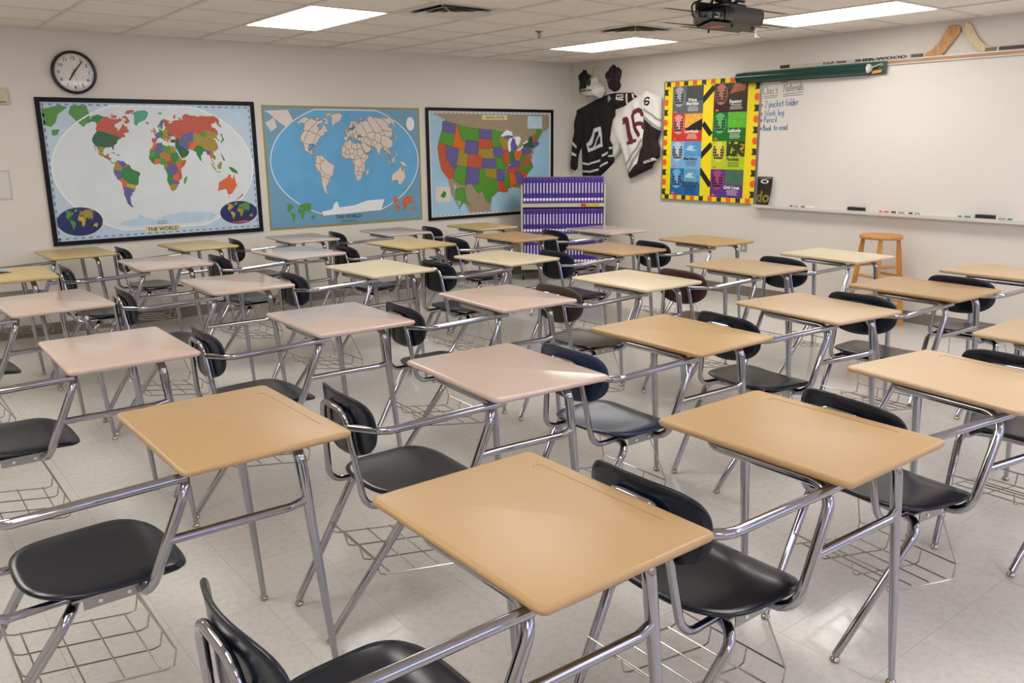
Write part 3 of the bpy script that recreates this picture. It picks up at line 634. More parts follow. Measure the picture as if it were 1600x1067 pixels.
mb = MB(); mb.poly([(-0.30,-0.47),(-0.31,-0.43),(-0.2,-0.415),(-0.17,-0.35),(-0.14,-0.34),(-0.12,-0.40),(0.05,-0.385),(0.2,-0.345),(0.4,-0.34),(0.36,-0.44),(0.2,-0.455),(-0.05,-0.465)], 0.0068); mb.build('antarctica_print', INKW, e)
mb = MB()
for q in ([(-0.83,0.53),(-0.6,0.54),(-0.55,0.44),(-0.62,0.38),(-0.7,0.43),(-0.78,0.5)], [(-0.83,0.42),(-0.74,0.47),(-0.72,0.38),(-0.78,0.34)]): mb.poly(q, 0.0066)
mb.build('inset_print', LAND2, e)
mb = MB(); mb.poly(ellipse(0.745, 0.42, 0.05, 0.07, 12), 0.0066); mb.build('inset_print', INKW, e)
for ox, oy, s_, m_ in ((-0.55, -0.44, 0.2, 'lgreen'), (0.62, -0.42, 0.19, 'orange')):
    mb = MB()
    for poly in (NA, SA, AF, EU, AU): mb.poly([(ox+s_*a, oy+s_*0.6*b) for a, b in (winkel(*p) for p in poly)], 0.0068)
    mb.build('inset_land', MAPINK[CI.index(m_)], e)
mb = MB(); add_text(mb, 'THE WORLD', -0.02, -0.51, 0.05, 0.0068, bold=0.0008); add_text(mb, 'POLITICAL', -0.02, -0.548, 0.028, 0.0068, sx=1.3); mb.build('title', INKK, e)
# --- map 3: United States
w, h = 1.78, 1.19; e = wall_thing('country_map', 5.838, 1.305, ROT_A, 'A', 'multicoloured map of american states in a black frame behind the book cart', 'map')
map_frame(e, w, h, 0.032, MATS['black_frame'])
MB().box((-w/2+0.032, -h/2+0.032, 0.001), (w/2-0.032, h/2-0.032, 0.006)).build('sheet', mat('map_sheet_white', (214, 222, 222), 0.3), e)
iw, ih = w-0.064-0.05, h-0.064-0.05; x0, x1, y0, y1 = -iw/2, iw/2, -ih/2, ih/2
MB().poly(rect(x0, y0, x1, y1), 0.0066).build('ocean', mat('map_ocean_us', (160, 200, 224), 0.3, noise=(4, 0.12)), e)
mb = MB()
for k in range(60):
    if k % 2 == 0:
        x = x0+iw*k/60; mb.poly(rect(x, y1+0.004, x+iw/60, y1+0.014), 0.0066); mb.poly(rect(x, y0-0.014, x+iw/60, y0-0.004), 0.0066)
tag(mb.build('edge_band', INKB, e), kind='stuff')
n_ = 0.6; C_ = math.cos(math.radians(29.5))**2+2*n_*math.sin(math.radians(29.5))
def alb(lo, la):
    r = math.sqrt(max(0.01, C_-2*n_*math.sin(math.radians(la))))/n_; t = n_*math.radians(lo+96)
    r0 = math.sqrt(C_-2*n_*math.sin(math.radians(37.5)))/n_
    return r*math.sin(t)*2.05, (r0-r*math.cos(t))*2.05-0.04
CANADA=[(-132,49.5),(-130,62),(-60,62),(-58,47),(-64,45),(-67,44.9),(-67.8,47),(-69.3,47.4),(-71.3,45.2),(-75,45),(-76.3,43.6),(-79,42.8),(-83.2,42),(-82.5,43),(-83,45.8),(-84.5,46.5),(-88,46.8),(-89.5,48),(-94,48.7),(-95.2,49),(-123,49),(-124.7,49.2)]
MEX=[(-117.1,32.6),(-114.8,32.5),(-111,31.4),(-106.5,31.8),(-104.8,30.5),(-103,29),(-101.5,29.7),(-99.5,27.5),(-97.3,26),(-97.6,22),(-96,19),(-105,19.5),(-105.6,22.5),(-109,26),(-112,30),(-114.5,31.5),(-113,28.8),(-111,25),(-109.6,23),(-112.2,25.5),(-115,28.5)]
TP = mat('map_ink_taupe', (158, 142, 118), 0.35, noise=(30, 0.12))
mb = MB()
for q in (CANADA, MEX):
    p = clip_rect([alb(*a) for a in densify(q, 4)], x0, y0, x1, y1)
    if p: mb.poly(p, 0.007)
mb.build('neighbour_land_print', TP, e)
STATES=[('purple',[(-124.7,48.4),(-123,49),(-117,49),(-117,46),(-119,46),(-122.8,45.6),(-124,46.2)]),('lgreen',[(-124,46.2),(-122.8,45.6),(-119,46),(-117,46),(-117,42),(-124.2,42),(-124.4,43)]),('red',[(-124.2,42),(-120,42),(-120,39),(-114.6,35),(-114.6,32.7),(-117.1,32.5),(-120.5,34.5),(-122.4,37.3),(-124.2,40.4)]),('purple',[(-120,42),(-114,42),(-114,36.2),(-114.6,35),(-120,39)]),('orange',[(-117,49),(-116,49),(-116,48),(-114.5,46.6),(-114.3,45.5),(-113,44.5),(-111,44.5),(-111,42),(-117,42)]),('lgreen',[(-116,49),(-104,49),(-104,45),(-111,45),(-111,44.5),(-113,44.5),(-114.3,45.5),(-114.5,46.6),(-116,48)]),('purple',[(-111,45),(-104,45),(-104,41),(-111,41)]),('olive',[(-114,42),(-111,42),(-111,41),(-109,41),(-109,37),(-114,37)]),('lgreen',[(-114,37),(-109,37),(-109,31.3),(-111,31.3),(-114.8,32.5),(-114.6,35),(-114,36.2)]),('red',[(-109,41),(-102,41),(-102,37),(-109,37)]),('purple',[(-109,37),(-103,37),(-103,32),(-106.6,32),(-106.6,31.8),(-108.2,31.8),(-108.2,31.3),(-109,31.3)]),('purple',[(-104,49),(-97.2,49),(-96.6,46),(-104,46)]),('red',[(-104,46),(-96.6,46),(-96.5,43),(-98.5,43),(-104,43)]),('olive',[(-104,43),(-98.5,43),(-96.5,42.5),(-95.4,40),(-102,40),(-102,41),(-104,41)]),('purple',[(-102,40),(-95.4,40),(-94.6,39),(-94.6,37),(-102,37)]),('olive',[(-103,37),(-94.6,37),(-94.4,33.7),(-97,33.8),(-100,34.6),(-100,36.5),(-103,36.5)]),('lgreen',[(-103,36.5),(-100,36.5),(-100,34.6),(-97,33.8),(-94.4,33.6),(-94,31),(-93.8,29.7),(-97,28),(-97.3,26),(-99.3,26.8),(-101.4,29.8),(-103,29),(-104.8,30.5),(-106.6,32),(-103,32)]),('lgreen',[(-97.2,49),(-95.2,49),(-94,48.6),(-89.6,48),(-92,46.7),(-92.8,45.5),(-91.2,43.5),(-96.5,43.5),(-96.6,46)]),('purple',[(-96.5,43.5),(-91.2,43.5),(-90.2,41.8),(-91.4,40.4),(-95.7,40.6)]),('lgreen',[(-95.7,40.6),(-91.4,40.4),(-90.5,38.8),(-89.2,37),(-90,36.2),(-94.6,36.5),(-94.6,39)]),('purple',[(-94.6,36.5),(-90,36.2),(-91,33),(-94,33),(-94.4,33.7)]),('red',[(-94,33),(-91,33),(-91.5,31),(-89.7,31),(-89.3,29.4),(-91,29.2),(-93.8,29.7)]),('olive',[(-92,46.7),(-90,46.4),(-88,45.5),(-87.4,44.6),(-87.8,42.5),(-90.6,42.5),(-91.2,43.5),(-92.8,45.5)]),('red',[(-90.6,42.5),(-87.8,42.5),(-87.5,39.3),(-88.5,37.1),(-89.2,37),(-90.5,38.8),(-91.4,40.4),(-90.2,41.8)]),('purple',[(-86.6,41.8),(-84.8,41.7),(-83.4,41.7),(-82.5,43),(-83.4,44),(-83.4,45.2),(-84.8,45.8),(-86.2,44.4),(-86.4,43)]),('purple',[(-90,46.4),(-88,47.2),(-84.6,46.5),(-84.6,46),(-87,45.7),(-88,45.5)]),('green',[(-87.5,41.7),(-84.8,41.7),(-84.8,39.1),(-86.5,38),(-88,37.9),(-87.5,39.3)]),('orange',[(-84.8,41.7),(-82.5,41.4),(-80.5,42),(-80.5,40.6),(-82,38.7),(-84.8,39.1)]),('purple',[(-84.8,39.1),(-82.6,38.4),(-82,37.5),(-83.7,36.6),(-89.3,36.5),(-88.5,37.1),(-86.5,38)]),('red',[(-89.5,36.5),(-81.7,36.6),(-84.3,35),(-90.2,35)]),('lgreen',[(-90.2,35),(-88.2,35),(-88.4,30.3),(-89.7,30.3),(-89.7,31),(-91.5,31),(-91,33)]),('orange',[(-88.2,35),(-85.6,35),(-85,32.3),(-85,31),(-87.6,31),(-87.6,30.3),(-88.4,30.3)]),('purple',[(-85.6,35),(-83.1,35),(-81,32),(-81.4,30.7),(-85,30.8),(-85,32.3)]),('olive',[(-87.6,31),(-85,31),(-85,30.7),(-82,30.6),(-81.4,30.7),(-80.1,26.8),(-81,25.2),(-82.6,28),(-84,30),(-86.5,30.4)]),('red',[(-83.1,35),(-81,35.1),(-78.6,33.9),(-81,32)]),('lgreen',[(-84.3,35),(-81.7,36.6),(-75.9,36.5),(-75.6,35.3),(-78.6,33.9),(-81,35.1),(-83.1,35)]),('red',[(-83.7,36.6),(-75.9,36.5),(-76.3,37.8),(-77.2,38.8),(-78.3,39.4),(-80,37.6),(-82,37.5)]),('lgreen',[(-82.6,38.4),(-80.5,40.6),(-80.5,39.7),(-78.3,39.4),(-80,37.6),(-82,37.5)]),('purple',[(-80.5,42),(-79.8,42.3),(-75.3,42),(-74.8,41),(-75.5,39.8),(-80.5,39.7)]),('dgreen',[(-79.8,42.3),(-79,43.2),(-76.3,43.6),(-75,45),(-73.4,45),(-73.4,41),(-74.8,41.3),(-75.3,42)]),('olive',[(-75.5,39.8),(-74.8,41.2),(-74,40.8),(-74.6,39)]),('olive',[(-79.5,39.7),(-75.7,39.7),(-75.2,38.4),(-76.3,37.9),(-77.2,38.8)]),('red',[(-73.4,45),(-71.2,45.2),(-70.8,42.9),(-73.3,42.8)]),('purple',[(-73.4,42.8),(-70.6,42.8),(-70,41.7),(-73.6,41)]),('lgreen',[(-71.2,45.2),(-69.3,47.4),(-67.8,47),(-67,44.8),(-70.7,43)])]
mb = MB(); bl = MB()
for c_, q in STATES:
    p = clip_rect([alb(*a) for a in densify(q, 3)], x0, y0, x1, y1)
    if p: mb.poly(p, 0.0075, CI.index(c_)); add_stroke(bl, p+[p[0]], 0.0035, 0.0082)
mb.build('states_print', MAPINK, e); bl.build('border_lines', mat('map_ink_pink', (150, 110, 96), 0.4), e)
mb = MB()
for q in ([(-92,46.7),(-88,48.6),(-85,47.8),(-84.6,46.6),(-88,46.9)], [(-87.8,42),(-87.9,44.5),(-86,46),(-85,45.7),(-86.4,44),(-86.3,42.2),(-87,41.7)], [(-84,46),(-81,46),(-80,45),(-81.7,43.3),(-82.4,43),(-83.4,44.2),(-83.4,45.2)], [(-83.3,41.7),(-79,42.7),(-79.5,42.2),(-82,41.4)], [(-79.6,43.4),(-76.4,44.1),(-76.3,43.5),(-79,43.2)]): mb.poly([alb(*a) for a in q], 0.0088)
mb.build('lakes_print', INKW, e)
mb = MB(); AKP = [(-0.55,-0.26),(-0.42,-0.25),(-0.4,-0.4),(-0.33,-0.47),(-0.44,-0.42),(-0.52,-0.5),(-0.48,-0.41),(-0.56,-0.38)]; mb.poly([(a+0.02, b) for a, b in AKP], 0.0088, CI.index('lgreen'))
mb.build('inset_land', MAPINK, e)
MB().poly(rect(-0.79, -0.4, -0.6, -0.24), 0.0074).build('inset_plate', mat('map_inset', (220, 210, 196), 0.35), e)
MB().poly([(-0.73,-0.33),(-0.68,-0.28),(-0.65,-0.31),(-0.67,-0.35),(-0.7,-0.36)], 0.008).build('inset_land', MAPINK[CI.index('green')], e)
MB().poly(rect(0.5, 0.38, 0.72, 0.52), 0.0092).build('inset_plate', INKP, e)
MB().poly(rect(-0.15, y1-0.062, 0.2, y1-0.012), 0.0092).build('title_plate', INKC, e)
mb = MB(); add_text(mb, 'UNITED STATES', 0.025, y1-0.051, 0.038, 0.0098, bold=0.0006); mb.build('title', INKK, e)

# ------------------------------------------------------------------ clock
e = wall_thing('wall_clock', 1.605, 2.112, ROT_A, 'A', 'round black-rimmed wall clock with white face above the maps', 'clock')
R = 0.168
o = MB().lathe([(R, 0.0), (R, 0.03), (R-0.006, 0.042), (R-0.016, 0.044), (R-0.022, 0.036), (R-0.022, 0.0)], 64); smooth_auto(o.build('rim', mat('clock_rim', (15, 14, 16), 0.3), e).data, 50)
FACE = mat('clock_face', (226, 224, 218), 0.5); INK = mat('clock_ink', (28, 27, 30), 0.5)
MB().lathe([(R-0.022, 0.004), (R-0.022, 0.012)], 64).build('dial', FACE, e)
mb = MB()
for k in range(12):
    a = PI/2-(k+1)*PI/6; add_text(mb, str(k+1), 0.112*math.cos(a), 0.112*math.sin(a)-0.0125, 0.036, 0.0128, bold=0.0008)
mb.build('numerals', INK, e)
mb = MB()
for k in range(60):
    a = k*PI/30; r1 = 0.132 if k % 5 else 0.128; c, s = math.cos(a), math.sin(a); add_stroke(mb, [(r1*c, r1*s), (0.138*c, 0.138*s)], 0.0018 if k % 5 else 0.0035, 0.0128)
mb.build('minute_marks', INK, e)
def hand(name, ang, L, w, z, m, tail=0.03):
    a = PI/2-math.radians(ang); c, s = math.cos(a), math.sin(a); mb = MB()
    mb.prism([(-tail*c-w*s*0.5, -tail*s+w*c*0.5), (-tail*c+w*s*0.5, -tail*s-w*c*0.5), (L*c+w*s*0.3, L*s-w*c*0.3), (L*c-w*s*0.3, L*s+w*c*0.3)], z, z+0.0015); mb.build(name, m, e)
hand('hour_hand', 213, 0.075, 0.015, 0.015, INK); hand('minute_hand', 38, 0.115, 0.012, 0.018, INK); hand('second_hand', 166, 0.125, 0.002, 0.021, mat('second_red', (120, 60, 62), 0.5), 0.04)
MB().lathe([(0.007, 0.012), (0.007, 0.024)], 16).build('hub', INK, e)
GL = glass_mat(0.008); GL.name = 'clock_glass'
MB().lathe([(R-0.02, 0.033), (R-0.02, 0.0345)], 48).build('glass', GL, e)

# ------------------------------------------------------------------ small things on the map wall
e = wall_thing('thermostat', 1.06, 1.915, ROT_A, 'A', 'cream thermostat box on the wall left of the framed world map', 'thermostat')
MB().box((-0.055, -0.06, 0), (0.055, 0.06, 0.03)).build('body', mat('cream_plastic', (205, 192, 164), 0.45), e, bevel=0.006)
MB().box((-0.03, -0.046, 0.03), (0.035, -0.04, 0.0315)).build('vent_slot', INK, e)
e = wall_thing('wall_plate', 0.99, 1.24, ROT_A, 'A', 'pale grey notice holder on the wall below the thermostat', 'notice')
MB().box((-0.06, -0.115, 0), (0.06, 0.115, 0.008)).build('plate', mat('plate_grey', (196, 192, 188), 0.35), e, bevel=0.002)
MB().box((-0.048, -0.1, 0.008), (0.048, 0.1, 0.0095)).build('sheet', mat('plate_paper', (214, 210, 206), 0.5), e)
for a, b in ((-1, -1), (1, -1), (1, 1), (-1, 1)): MB().lathe([(0.004, 0.008), (0.004, 0.0105)], 8, cx=a*0.053, cy=b*0.107).build('screw', STEEL, e)

BJ_BODY=[(0.109,1.902),(0.496,2.023),(0.661,2.062),(0.758,2.018),(0.751,1.927),(0.751,1.716),(0.754,1.477),(0.749,1.302),(0.624,1.205),(0.526,1.141),(0.226,1.133),(0.211,1.435),(0.179,1.477),(0.101,1.729)]
BJ_SLEEVE=[(0.12,1.906),(0.037,1.745),(0.049,1.66),(-0.004,1.548),(-0.044,1.249),(-0.022,1.199),(0.044,1.193),(0.097,1.223),(0.117,1.365),(0.179,1.477),(0.239,1.671),(0.235,1.878)]
BJ_SLEEVE2=[(0.651,2.059),(0.738,2.066),(1.017,2.057),(1.082,2.01),(0.985,1.938),(0.762,1.887),(0.685,1.903)]
BJ_S1=[(-0.004,1.562),(0.143,1.483),(0.132,1.455),(-0.012,1.526)]
BJ_S2=[(-0.02,1.438),(0.116,1.389),(0.106,1.359),(-0.029,1.406)]
BJ_H1=[(0.213,1.297),(0.36,1.283),(0.557,1.333),(0.562,1.311),(0.36,1.26),(0.214,1.271)]
BJ_H2=[(0.215,1.202),(0.382,1.196),(0.518,1.226),(0.518,1.203),(0.382,1.173),(0.215,1.178)]
BJ_F1=[(0.58,1.385),(0.678,1.426),(0.678,1.401),(0.585,1.36)]
BJ_F2=[(0.692,1.47),(0.764,1.48),(0.764,1.454),(0.693,1.446)]
BJ_F3=[(0.539,1.258),(0.671,1.315),(0.672,1.289),(0.54,1.236)]
BJ_F4=[(0.679,1.377),(0.766,1.389),(0.767,1.364),(0.68,1.357)]
BJ_A=[(0.543,1.703),(0.594,1.477),(0.341,1.408),(0.324,1.51),(0.365,1.528),(0.449,1.679)]
BJ_AI=[(0.51,1.651),(0.519,1.613),(0.417,1.466),(0.369,1.454),(0.358,1.481),(0.396,1.494),(0.47,1.638)]
BJ_AI2=[(0.52,1.586),(0.539,1.599),(0.557,1.511),(0.498,1.487),(0.468,1.481)]
BJ_10=[(0.791,1.997),(0.891,1.986)]
BJ_0=[(0.795,2.04),(0.885,2.041),(0.89,2.012),(0.796,2.011),(0.795,2.04)]
BJ_ST=[(0.929,2.049),(0.955,2.05),(0.967,1.929),(0.941,1.926)]
BJ_ST2=[(1.014,2.047),(1.032,2.044),(1.059,1.995),(1.045,1.986)]
BJ_LOGO=[(0.657,2.049),(0.691,2.027),(0.725,2.035),(0.701,1.994),(0.679,1.966),(0.659,2.009)]
WJ=[(1.162,2.025),(1.266,2.08),(1.363,2.028),(1.479,1.986),(1.495,1.633),(1.436,1.54),(1.49,1.47),(1.5,1.369),(1.377,1.291),(1.37,1.246),(1.04,1.125),(0.989,1.252),(0.897,1.47),(0.815,1.37),(0.773,1.35),(0.769,1.477),(0.723,1.544),(0.739,1.677),(0.765,1.782),(0.875,1.883),(1.02,1.962)]
WJ_M=[(1.269,1.772),(1.509,1.624),(1.436,1.54),(1.516,1.47),(1.52,1.363),(1.377,1.291),(1.371,1.22),(1.022,1.107),(1.02,1.153),(1.19,1.295),(1.214,1.373),(1.27,1.528)]
WJ_G1=[(1.242,1.554),(1.272,1.571),(1.273,1.541),(1.004,1.234),(0.985,1.266)]
WJ_G2=[(1.274,1.52),(1.275,1.483),(1.208,1.384),(1.033,1.147),(1.015,1.187),(1.185,1.412)]
WJ_G3=[(1.273,1.888),(1.503,1.744),(1.505,1.715),(1.275,1.856)]
WJ_G4=[(1.268,1.812),(1.507,1.657),(1.509,1.622),(1.269,1.769)]
WJ_1=[(0.987,1.761),(1.012,1.769),(1.099,1.529)]
WJ_1B=[(1.05,1.513),(1.144,1.541)]
WJ_1C=[(0.969,1.728),(1.012,1.765)]
WJ_6=[(1.25,1.82),(1.231,1.85),(1.182,1.864),(1.119,1.837),(1.099,1.799),(1.158,1.657),(1.2,1.603),(1.258,1.604)]
WJ_6B=[(1.142,1.693),(1.191,1.723),(1.245,1.719),(1.264,1.681)]
WJ_S6=[(1.341,1.98),(1.322,1.989),(1.294,1.982),(1.285,1.955),(1.293,1.922),(1.325,1.913),(1.345,1.93),(1.334,1.952),(1.292,1.947)]
WJ_CCM=[(1.301,1.32),(1.428,1.358),(1.436,1.334),(1.308,1.294)]
GLV1=[(0.258,2.349),(0.279,2.308),(0.35,2.277),(0.361,2.243),(0.333,2.157),(0.283,2.079),(0.232,2.055),(0.18,2.084),(0.158,2.126),(0.177,2.247),(0.207,2.312)]
GLV2=[(0.729,2.375),(0.759,2.322),(0.786,2.345),(0.84,2.297),(0.83,2.246),(0.81,2.184),(0.833,2.144),(0.803,2.094),(0.737,2.077),(0.66,2.114),(0.629,2.194),(0.632,2.298),(0.673,2.334)]
HELM=[(0.272,2.134),(0.393,2.141),(0.422,2.206),(0.461,2.25),(0.51,2.247),(0.531,2.193),(0.571,2.182),(0.63,2.135),(0.641,2.089),(0.584,2.019),(0.466,1.997),(0.325,2.044)]
HELM_V=[(0.452,2.211),(0.501,2.221),(0.507,2.148),(0.447,2.145)]
HELM_T=[(0.421,2.046),(0.564,2.048),(0.565,2.026),(0.422,2.025)]
HELM_T2=[(0.368,2.107),(0.559,2.103),(0.559,2.09),(0.368,2.094)]
STRAP=[(0.468,2.368),(0.452,2.217)]
ST1=[(4.261,2.189),(4.315,2.219),(4.365,2.267),(4.405,2.336),(4.434,2.382),(4.46,2.39),(4.494,2.382),(4.509,2.361),(4.501,2.326),(4.454,2.266),(4.405,2.211),(4.362,2.169),(4.306,2.169),(4.256,2.171)]
ST2=[(4.522,2.373),(4.53,2.391),(4.565,2.397),(4.584,2.376),(4.628,2.304),(4.681,2.242),(4.729,2.212),(4.787,2.198),(4.79,2.172),(4.688,2.178),(4.639,2.211),(4.571,2.287),(4.529,2.343)]

# ------------------------------------------------------------------ things on the whiteboard wall (s = distance from the room corner, z = height)
def wallB(name, s0, z0, label, cat, off=0.0):
    e = empty(name, (XB-off, YA-s0, z0), ROT_B); return tag(e, label, cat)
def sh(poly, s0, z0): return [(a-s0, b-z0) for a, b in poly]
SW0, SW1 = YA-5.05, YA-1.39
e = wallB('whiteboard', SW0, 0.92, 'long white dry-erase board with marker tray on the wall', 'whiteboard')
WL = SW1-SW0; WH = 1.235
WBM = mat('whiteboard_surface', (226, 221, 214), 0.22, coat=0.2, noise=(2.2, 0.015))
MB().box((0.012, 0.0, 0.002), (WL-0.012, WH-0.02, 0.014)).build('panel', WBM, e)
for a in (0, WL-0.012): MB().box((a, 0, 0.001), (a+0.012, WH, 0.018)).build('side_trim', ALU, e)
TRAY = mat('tray_white', (214, 211, 205), 0.35, 0.1)
mb = MB(); mb.box((0, -0.022, 0.001), (WL, 0.0, 0.075)); mb.box((0, 0.0, 0.068), (WL, 0.006, 0.075)); mb.build('marker_tray', TRAY, e)
mb = MB(); mb.box((0, WH-0.02, 0.001), (WL, WH-0.012, 0.036)); mb.box((0, WH+0.012, 0.001), (WL, WH+0.022, 0.036)); mb.build('display_rail', TRAY, e)
MB().box((0, WH-0.012, 0.001), (WL, WH+0.012, 0.03)).build('cork_strip', wood_mat('cork', (176, 128, 88), (198, 150, 108)), e)
# handwriting: single-stroke letters
GL_ = {'C': [[(.55,.85),(.4,1),(.15,.9),(.03,.55),(.12,.12),(.35,0),(.55,.12)]], 'l': [[(.08,1),(.08,0)]], 'a': [[(.4,.45),(.22,.55),(.05,.4),(.05,.12),(.2,0),(.38,.12),(.4,.5),(.42,0)]], 's': [[(.36,.48),(.2,.55),(.06,.44),(.3,.26),(.34,.1),(.18,0),(.03,.08)]],
 'M': [[(.02,0),(.08,1),(.33,.35),(.58,1),(.62,0)]], 't': [[(.18,.9),(.18,.08),(.32,.02)],[(.02,.58),(.34,.6)]], 'e': [[(.05,.28),(.38,.32),(.34,.5),(.18,.55),(.04,.36),(.06,.1),(.2,0),(.38,.08)]], 'r': [[(.06,.52),(.08,0)],[(.08,.34),(.2,.5),(.34,.5)]], 'i': [[(.08,.5),(.08,0)],[(.08,.68),(.09,.73)]],
 '2': [[(.04,.8),(.2,1),(.42,.88),(.4,.6),(.04,.02),(.5,.04)]], 'p': [[(.06,.52),(.06,-.35)],[(.06,.42),(.22,.55),(.4,.38),(.36,.1),(.2,0),(.06,.1)]], 'o': [[(.22,.54),(.05,.4),(.05,.12),(.22,0),(.38,.14),(.38,.42),(.22,.54)]], 'c': [[(.36,.46),(.2,.55),(.05,.38),(.06,.1),(.2,0),(.36,.08)]], 'k': [[(.06,1),(.06,0)],[(.36,.54),(.07,.24),(.38,0)]],
 'f': [[(.36,.9),(.24,1),(.14,.84),(.14,0)],[(.0,.52),(.3,.54)]], 'd': [[(.38,.42),(.22,.54),(.05,.38),(.06,.1),(.2,0),(.38,.12)],[(.4,1),(.4,0)]], 'W': [[(.0,1),(.15,0),(.34,.7),(.52,0),(.68,1)]], 'g': [[(.38,.44),(.22,.55),(.05,.4),(.06,.14),(.2,.04),(.38,.16)],[(.39,.52),(.38,-.25),(.22,-.38),(.05,-.28)]], 'P': [[(.06,0),(.06,1)],[(.06,.98),(.36,.94),(.44,.72),(.3,.52),(.06,.5)]], 'n': [[(.06,.52),(.06,0)],[(.06,.36),(.2,.54),(.36,.46),(.38,0)]], 'B': [[(.06,0),(.06,1)],[(.06,1),(.36,.94),(.36,.64),(.06,.53)],[(.06,.53),(.44,.46),(.42,.08),(.06,0)]]}
WID = {'l': .2, 'i': .2, 'M': .74, 'W': .78, 't': .4, 'r': .4, 'C': .66, 'f': .42}
def scrawl(mb, s, x, y, h, length, wdt, z, slope=0.0):
    tot = sum(0.34 if ch == ' ' else WID.get(ch, .52) for ch in s); k = length/tot; u = 0
    for ch in s:
        if ch == ' ': u += .34; continue
        jy = random.uniform(-.04, .04)*h
        for st in GL_[ch]: add_stroke(mb, [(x+(u+p[0])*k, y+p[1]*h+jy+slope*(u+p[0])*k) for p in st], wdt, z)
        u += WID.get(ch, .52)
INKG = mat('marker_black', (82, 80, 78), 0.5); INKBL = mat('marker_blue', (62, 112, 168), 0.5); INKR = mat('marker_red', (226, 96, 76), 0.5)
zt = 0.0146; Z0 = 0.90
t = MB(); scrawl(t, 'Class', 0.018, 1.935-Z0, 0.075, 0.175, 0.006, zt, 0.02); scrawl(t, 'Materials', 0.245, 1.945-Z0, 0.075, 0.215, 0.006, zt, 0.06)
for a, b, c_, d_ in ((0.03, 1.918, 0.19, 1.923), (0.035, 1.9, 0.18, 1.908), (0.24, 1.925, 0.455, 1.94), (0.245, 1.91, 0.455, 1.918)): add_stroke(t, [(a, b-Z0), (c_, d_-Z0)], 0.005, zt)
t.build('heading_writing', INKG, e)
for s_, x, y, L_, h_ in (('2 pocket folder', 0.05, 1.815, 0.365, 0.062), ('Work log', 0.055, 1.735, 0.215, 0.055), ('Pencil', 0.05, 1.675, 0.145, 0.055), ('Book to read', 0.045, 1.6, 0.27, 0.055)):
    t = MB(); scrawl(t, s_, x, y-Z0, h_, L_, 0.0078, zt, 0.03); t.build('list_writing', INKBL, e)
    MB().poly(ellipse(0.022, y+0.022-Z0, 0.0105, 0.015, 12), zt).build('bullet_mark', INKR, e)

# bulletin board
BW, BH = 1.215, 1.23; s0 = YA-6.27; z0 = 0.915
e = wallB('bulletin_board', s0, z0, 'yellow bulletin board of geography posters with orange and brown border', 'bulletin board')
MB().box((0.01, 0.01, 0.002), (BW-0.01, BH-0.01, 0.012)).build('backing_paper', mat('paper_yellow', (246, 222, 20), 0.6), e)
mb = MB()
for q in ((0, 0, BW, 0.01), (0, BH-0.01, BW, BH), (0, 0.01, 0.01, BH-0.01), (BW-0.01, 0.01, BW, BH-0.01)): mb.box((q[0], q[1], 0.001), (q[2], q[3], 0.018))
mb.build('frame', ALU, e)
BRN = mat('border_brown', (62, 38, 26), 0.6); ORG = mat('border_orange', (244, 96, 32), 0.6)
nf = 11
flag = lambda L_, w_: [(0, -w_/2), (L_, -w_/2), (L_*0.72, 0), (L_, w_/2), (0, w_/2)]
for k in range(nf):
    y = BH-0.115-k*(BH-0.2)/(nf-1); m_ = BRN if k % 2 == 0 else ORG
    if k % 2 == 0: fl = flag(0.052, 0.062)
    else: fl = [(0, -0.03), (0.036, -0.034), (0.05, -0.012), (0.05, 0.012), (0.036, 0.034), (0, 0.03)]
    MB().prism([(0.012+a, y+b) for a, b in fl], 0.0121, 0.0132).build('border_flag', m_, e)
    MB().prism([(BW-0.012-a*1.1, y+0.012+b) for a, b in fl], 0.0121, 0.0132).build('border_flag', m_, e)
for k in range(10):
    x = 0.06+k*(BW-0.13)/9.3; m_ = BRN if k % 2 == 0 else ORG
    MB().prism([(x+b, BH-0.012-a) for a, b in flag(0.055, 0.055)], 0.0121, 0.0132).build('border_flag', m_, e)
    MB().prism([(x+b+0.02, 0.012+a) for a, b in flag(0.055, 0.055)], 0.0121, 0.0132).build('border_flag', m_, e)
RIB = mat('ribbon_black', (24, 18, 16), 0.55)
for a, b in (((0.40, 0.80), (0.545, 0.93)), ((0.44, 0.645), (0.53, 0.55)), ((0.42, 0.37), (0.54, 0.475)), ((0.42, 0.27), (0.545, 0.135))):
    mb = MB(); L_, R_ = stroke([(a[0]*BW, a[1]*BH), (b[0]*BW, b[1]*BH)], 0.055); mb.prism([L_[0], L_[1], R_[1], R_[0]], 0.0121, 0.0127); mb.build('ribbon_strip', RIB, e)
POST = [  # column, row, title lines, background, picture colour, globe colour, title colour
    (0, 0, ['Prime', 'Meridian'], (96, 102, 106), (70, 78, 74), (170, 174, 176), 'w'), (1, 0, ['Equator'], (58, 36, 28), (160, 92, 52), (176, 118, 96), 'w'),
    (0, 1, ['Longitude'], (206, 60, 44), (238, 176, 70), (236, 150, 150), 'w'), (1, 1, ['Latitude'], (32, 112, 38), (96, 186, 44), (92, 184, 108), 'w'),
    (0, 2, ['Meridians'], (128, 182, 224), (86, 156, 212), (186, 206, 226), 'd'), (1, 2, ['Parallels'], (186, 208, 34), (44, 66, 24), (228, 214, 96), 'd'),
    (0, 3, ['International', 'Date Line'], (34, 104, 168), (96, 168, 200), (116, 184, 232), 'd'), (1, 3, ['Grid Lines'], (98, 54, 134), (74, 112, 92), (172, 70, 132), 'w')]
TXD = mat('poster_text_dark', (40, 58, 60), 0.5)
PW, PH = 0.405, 0.278
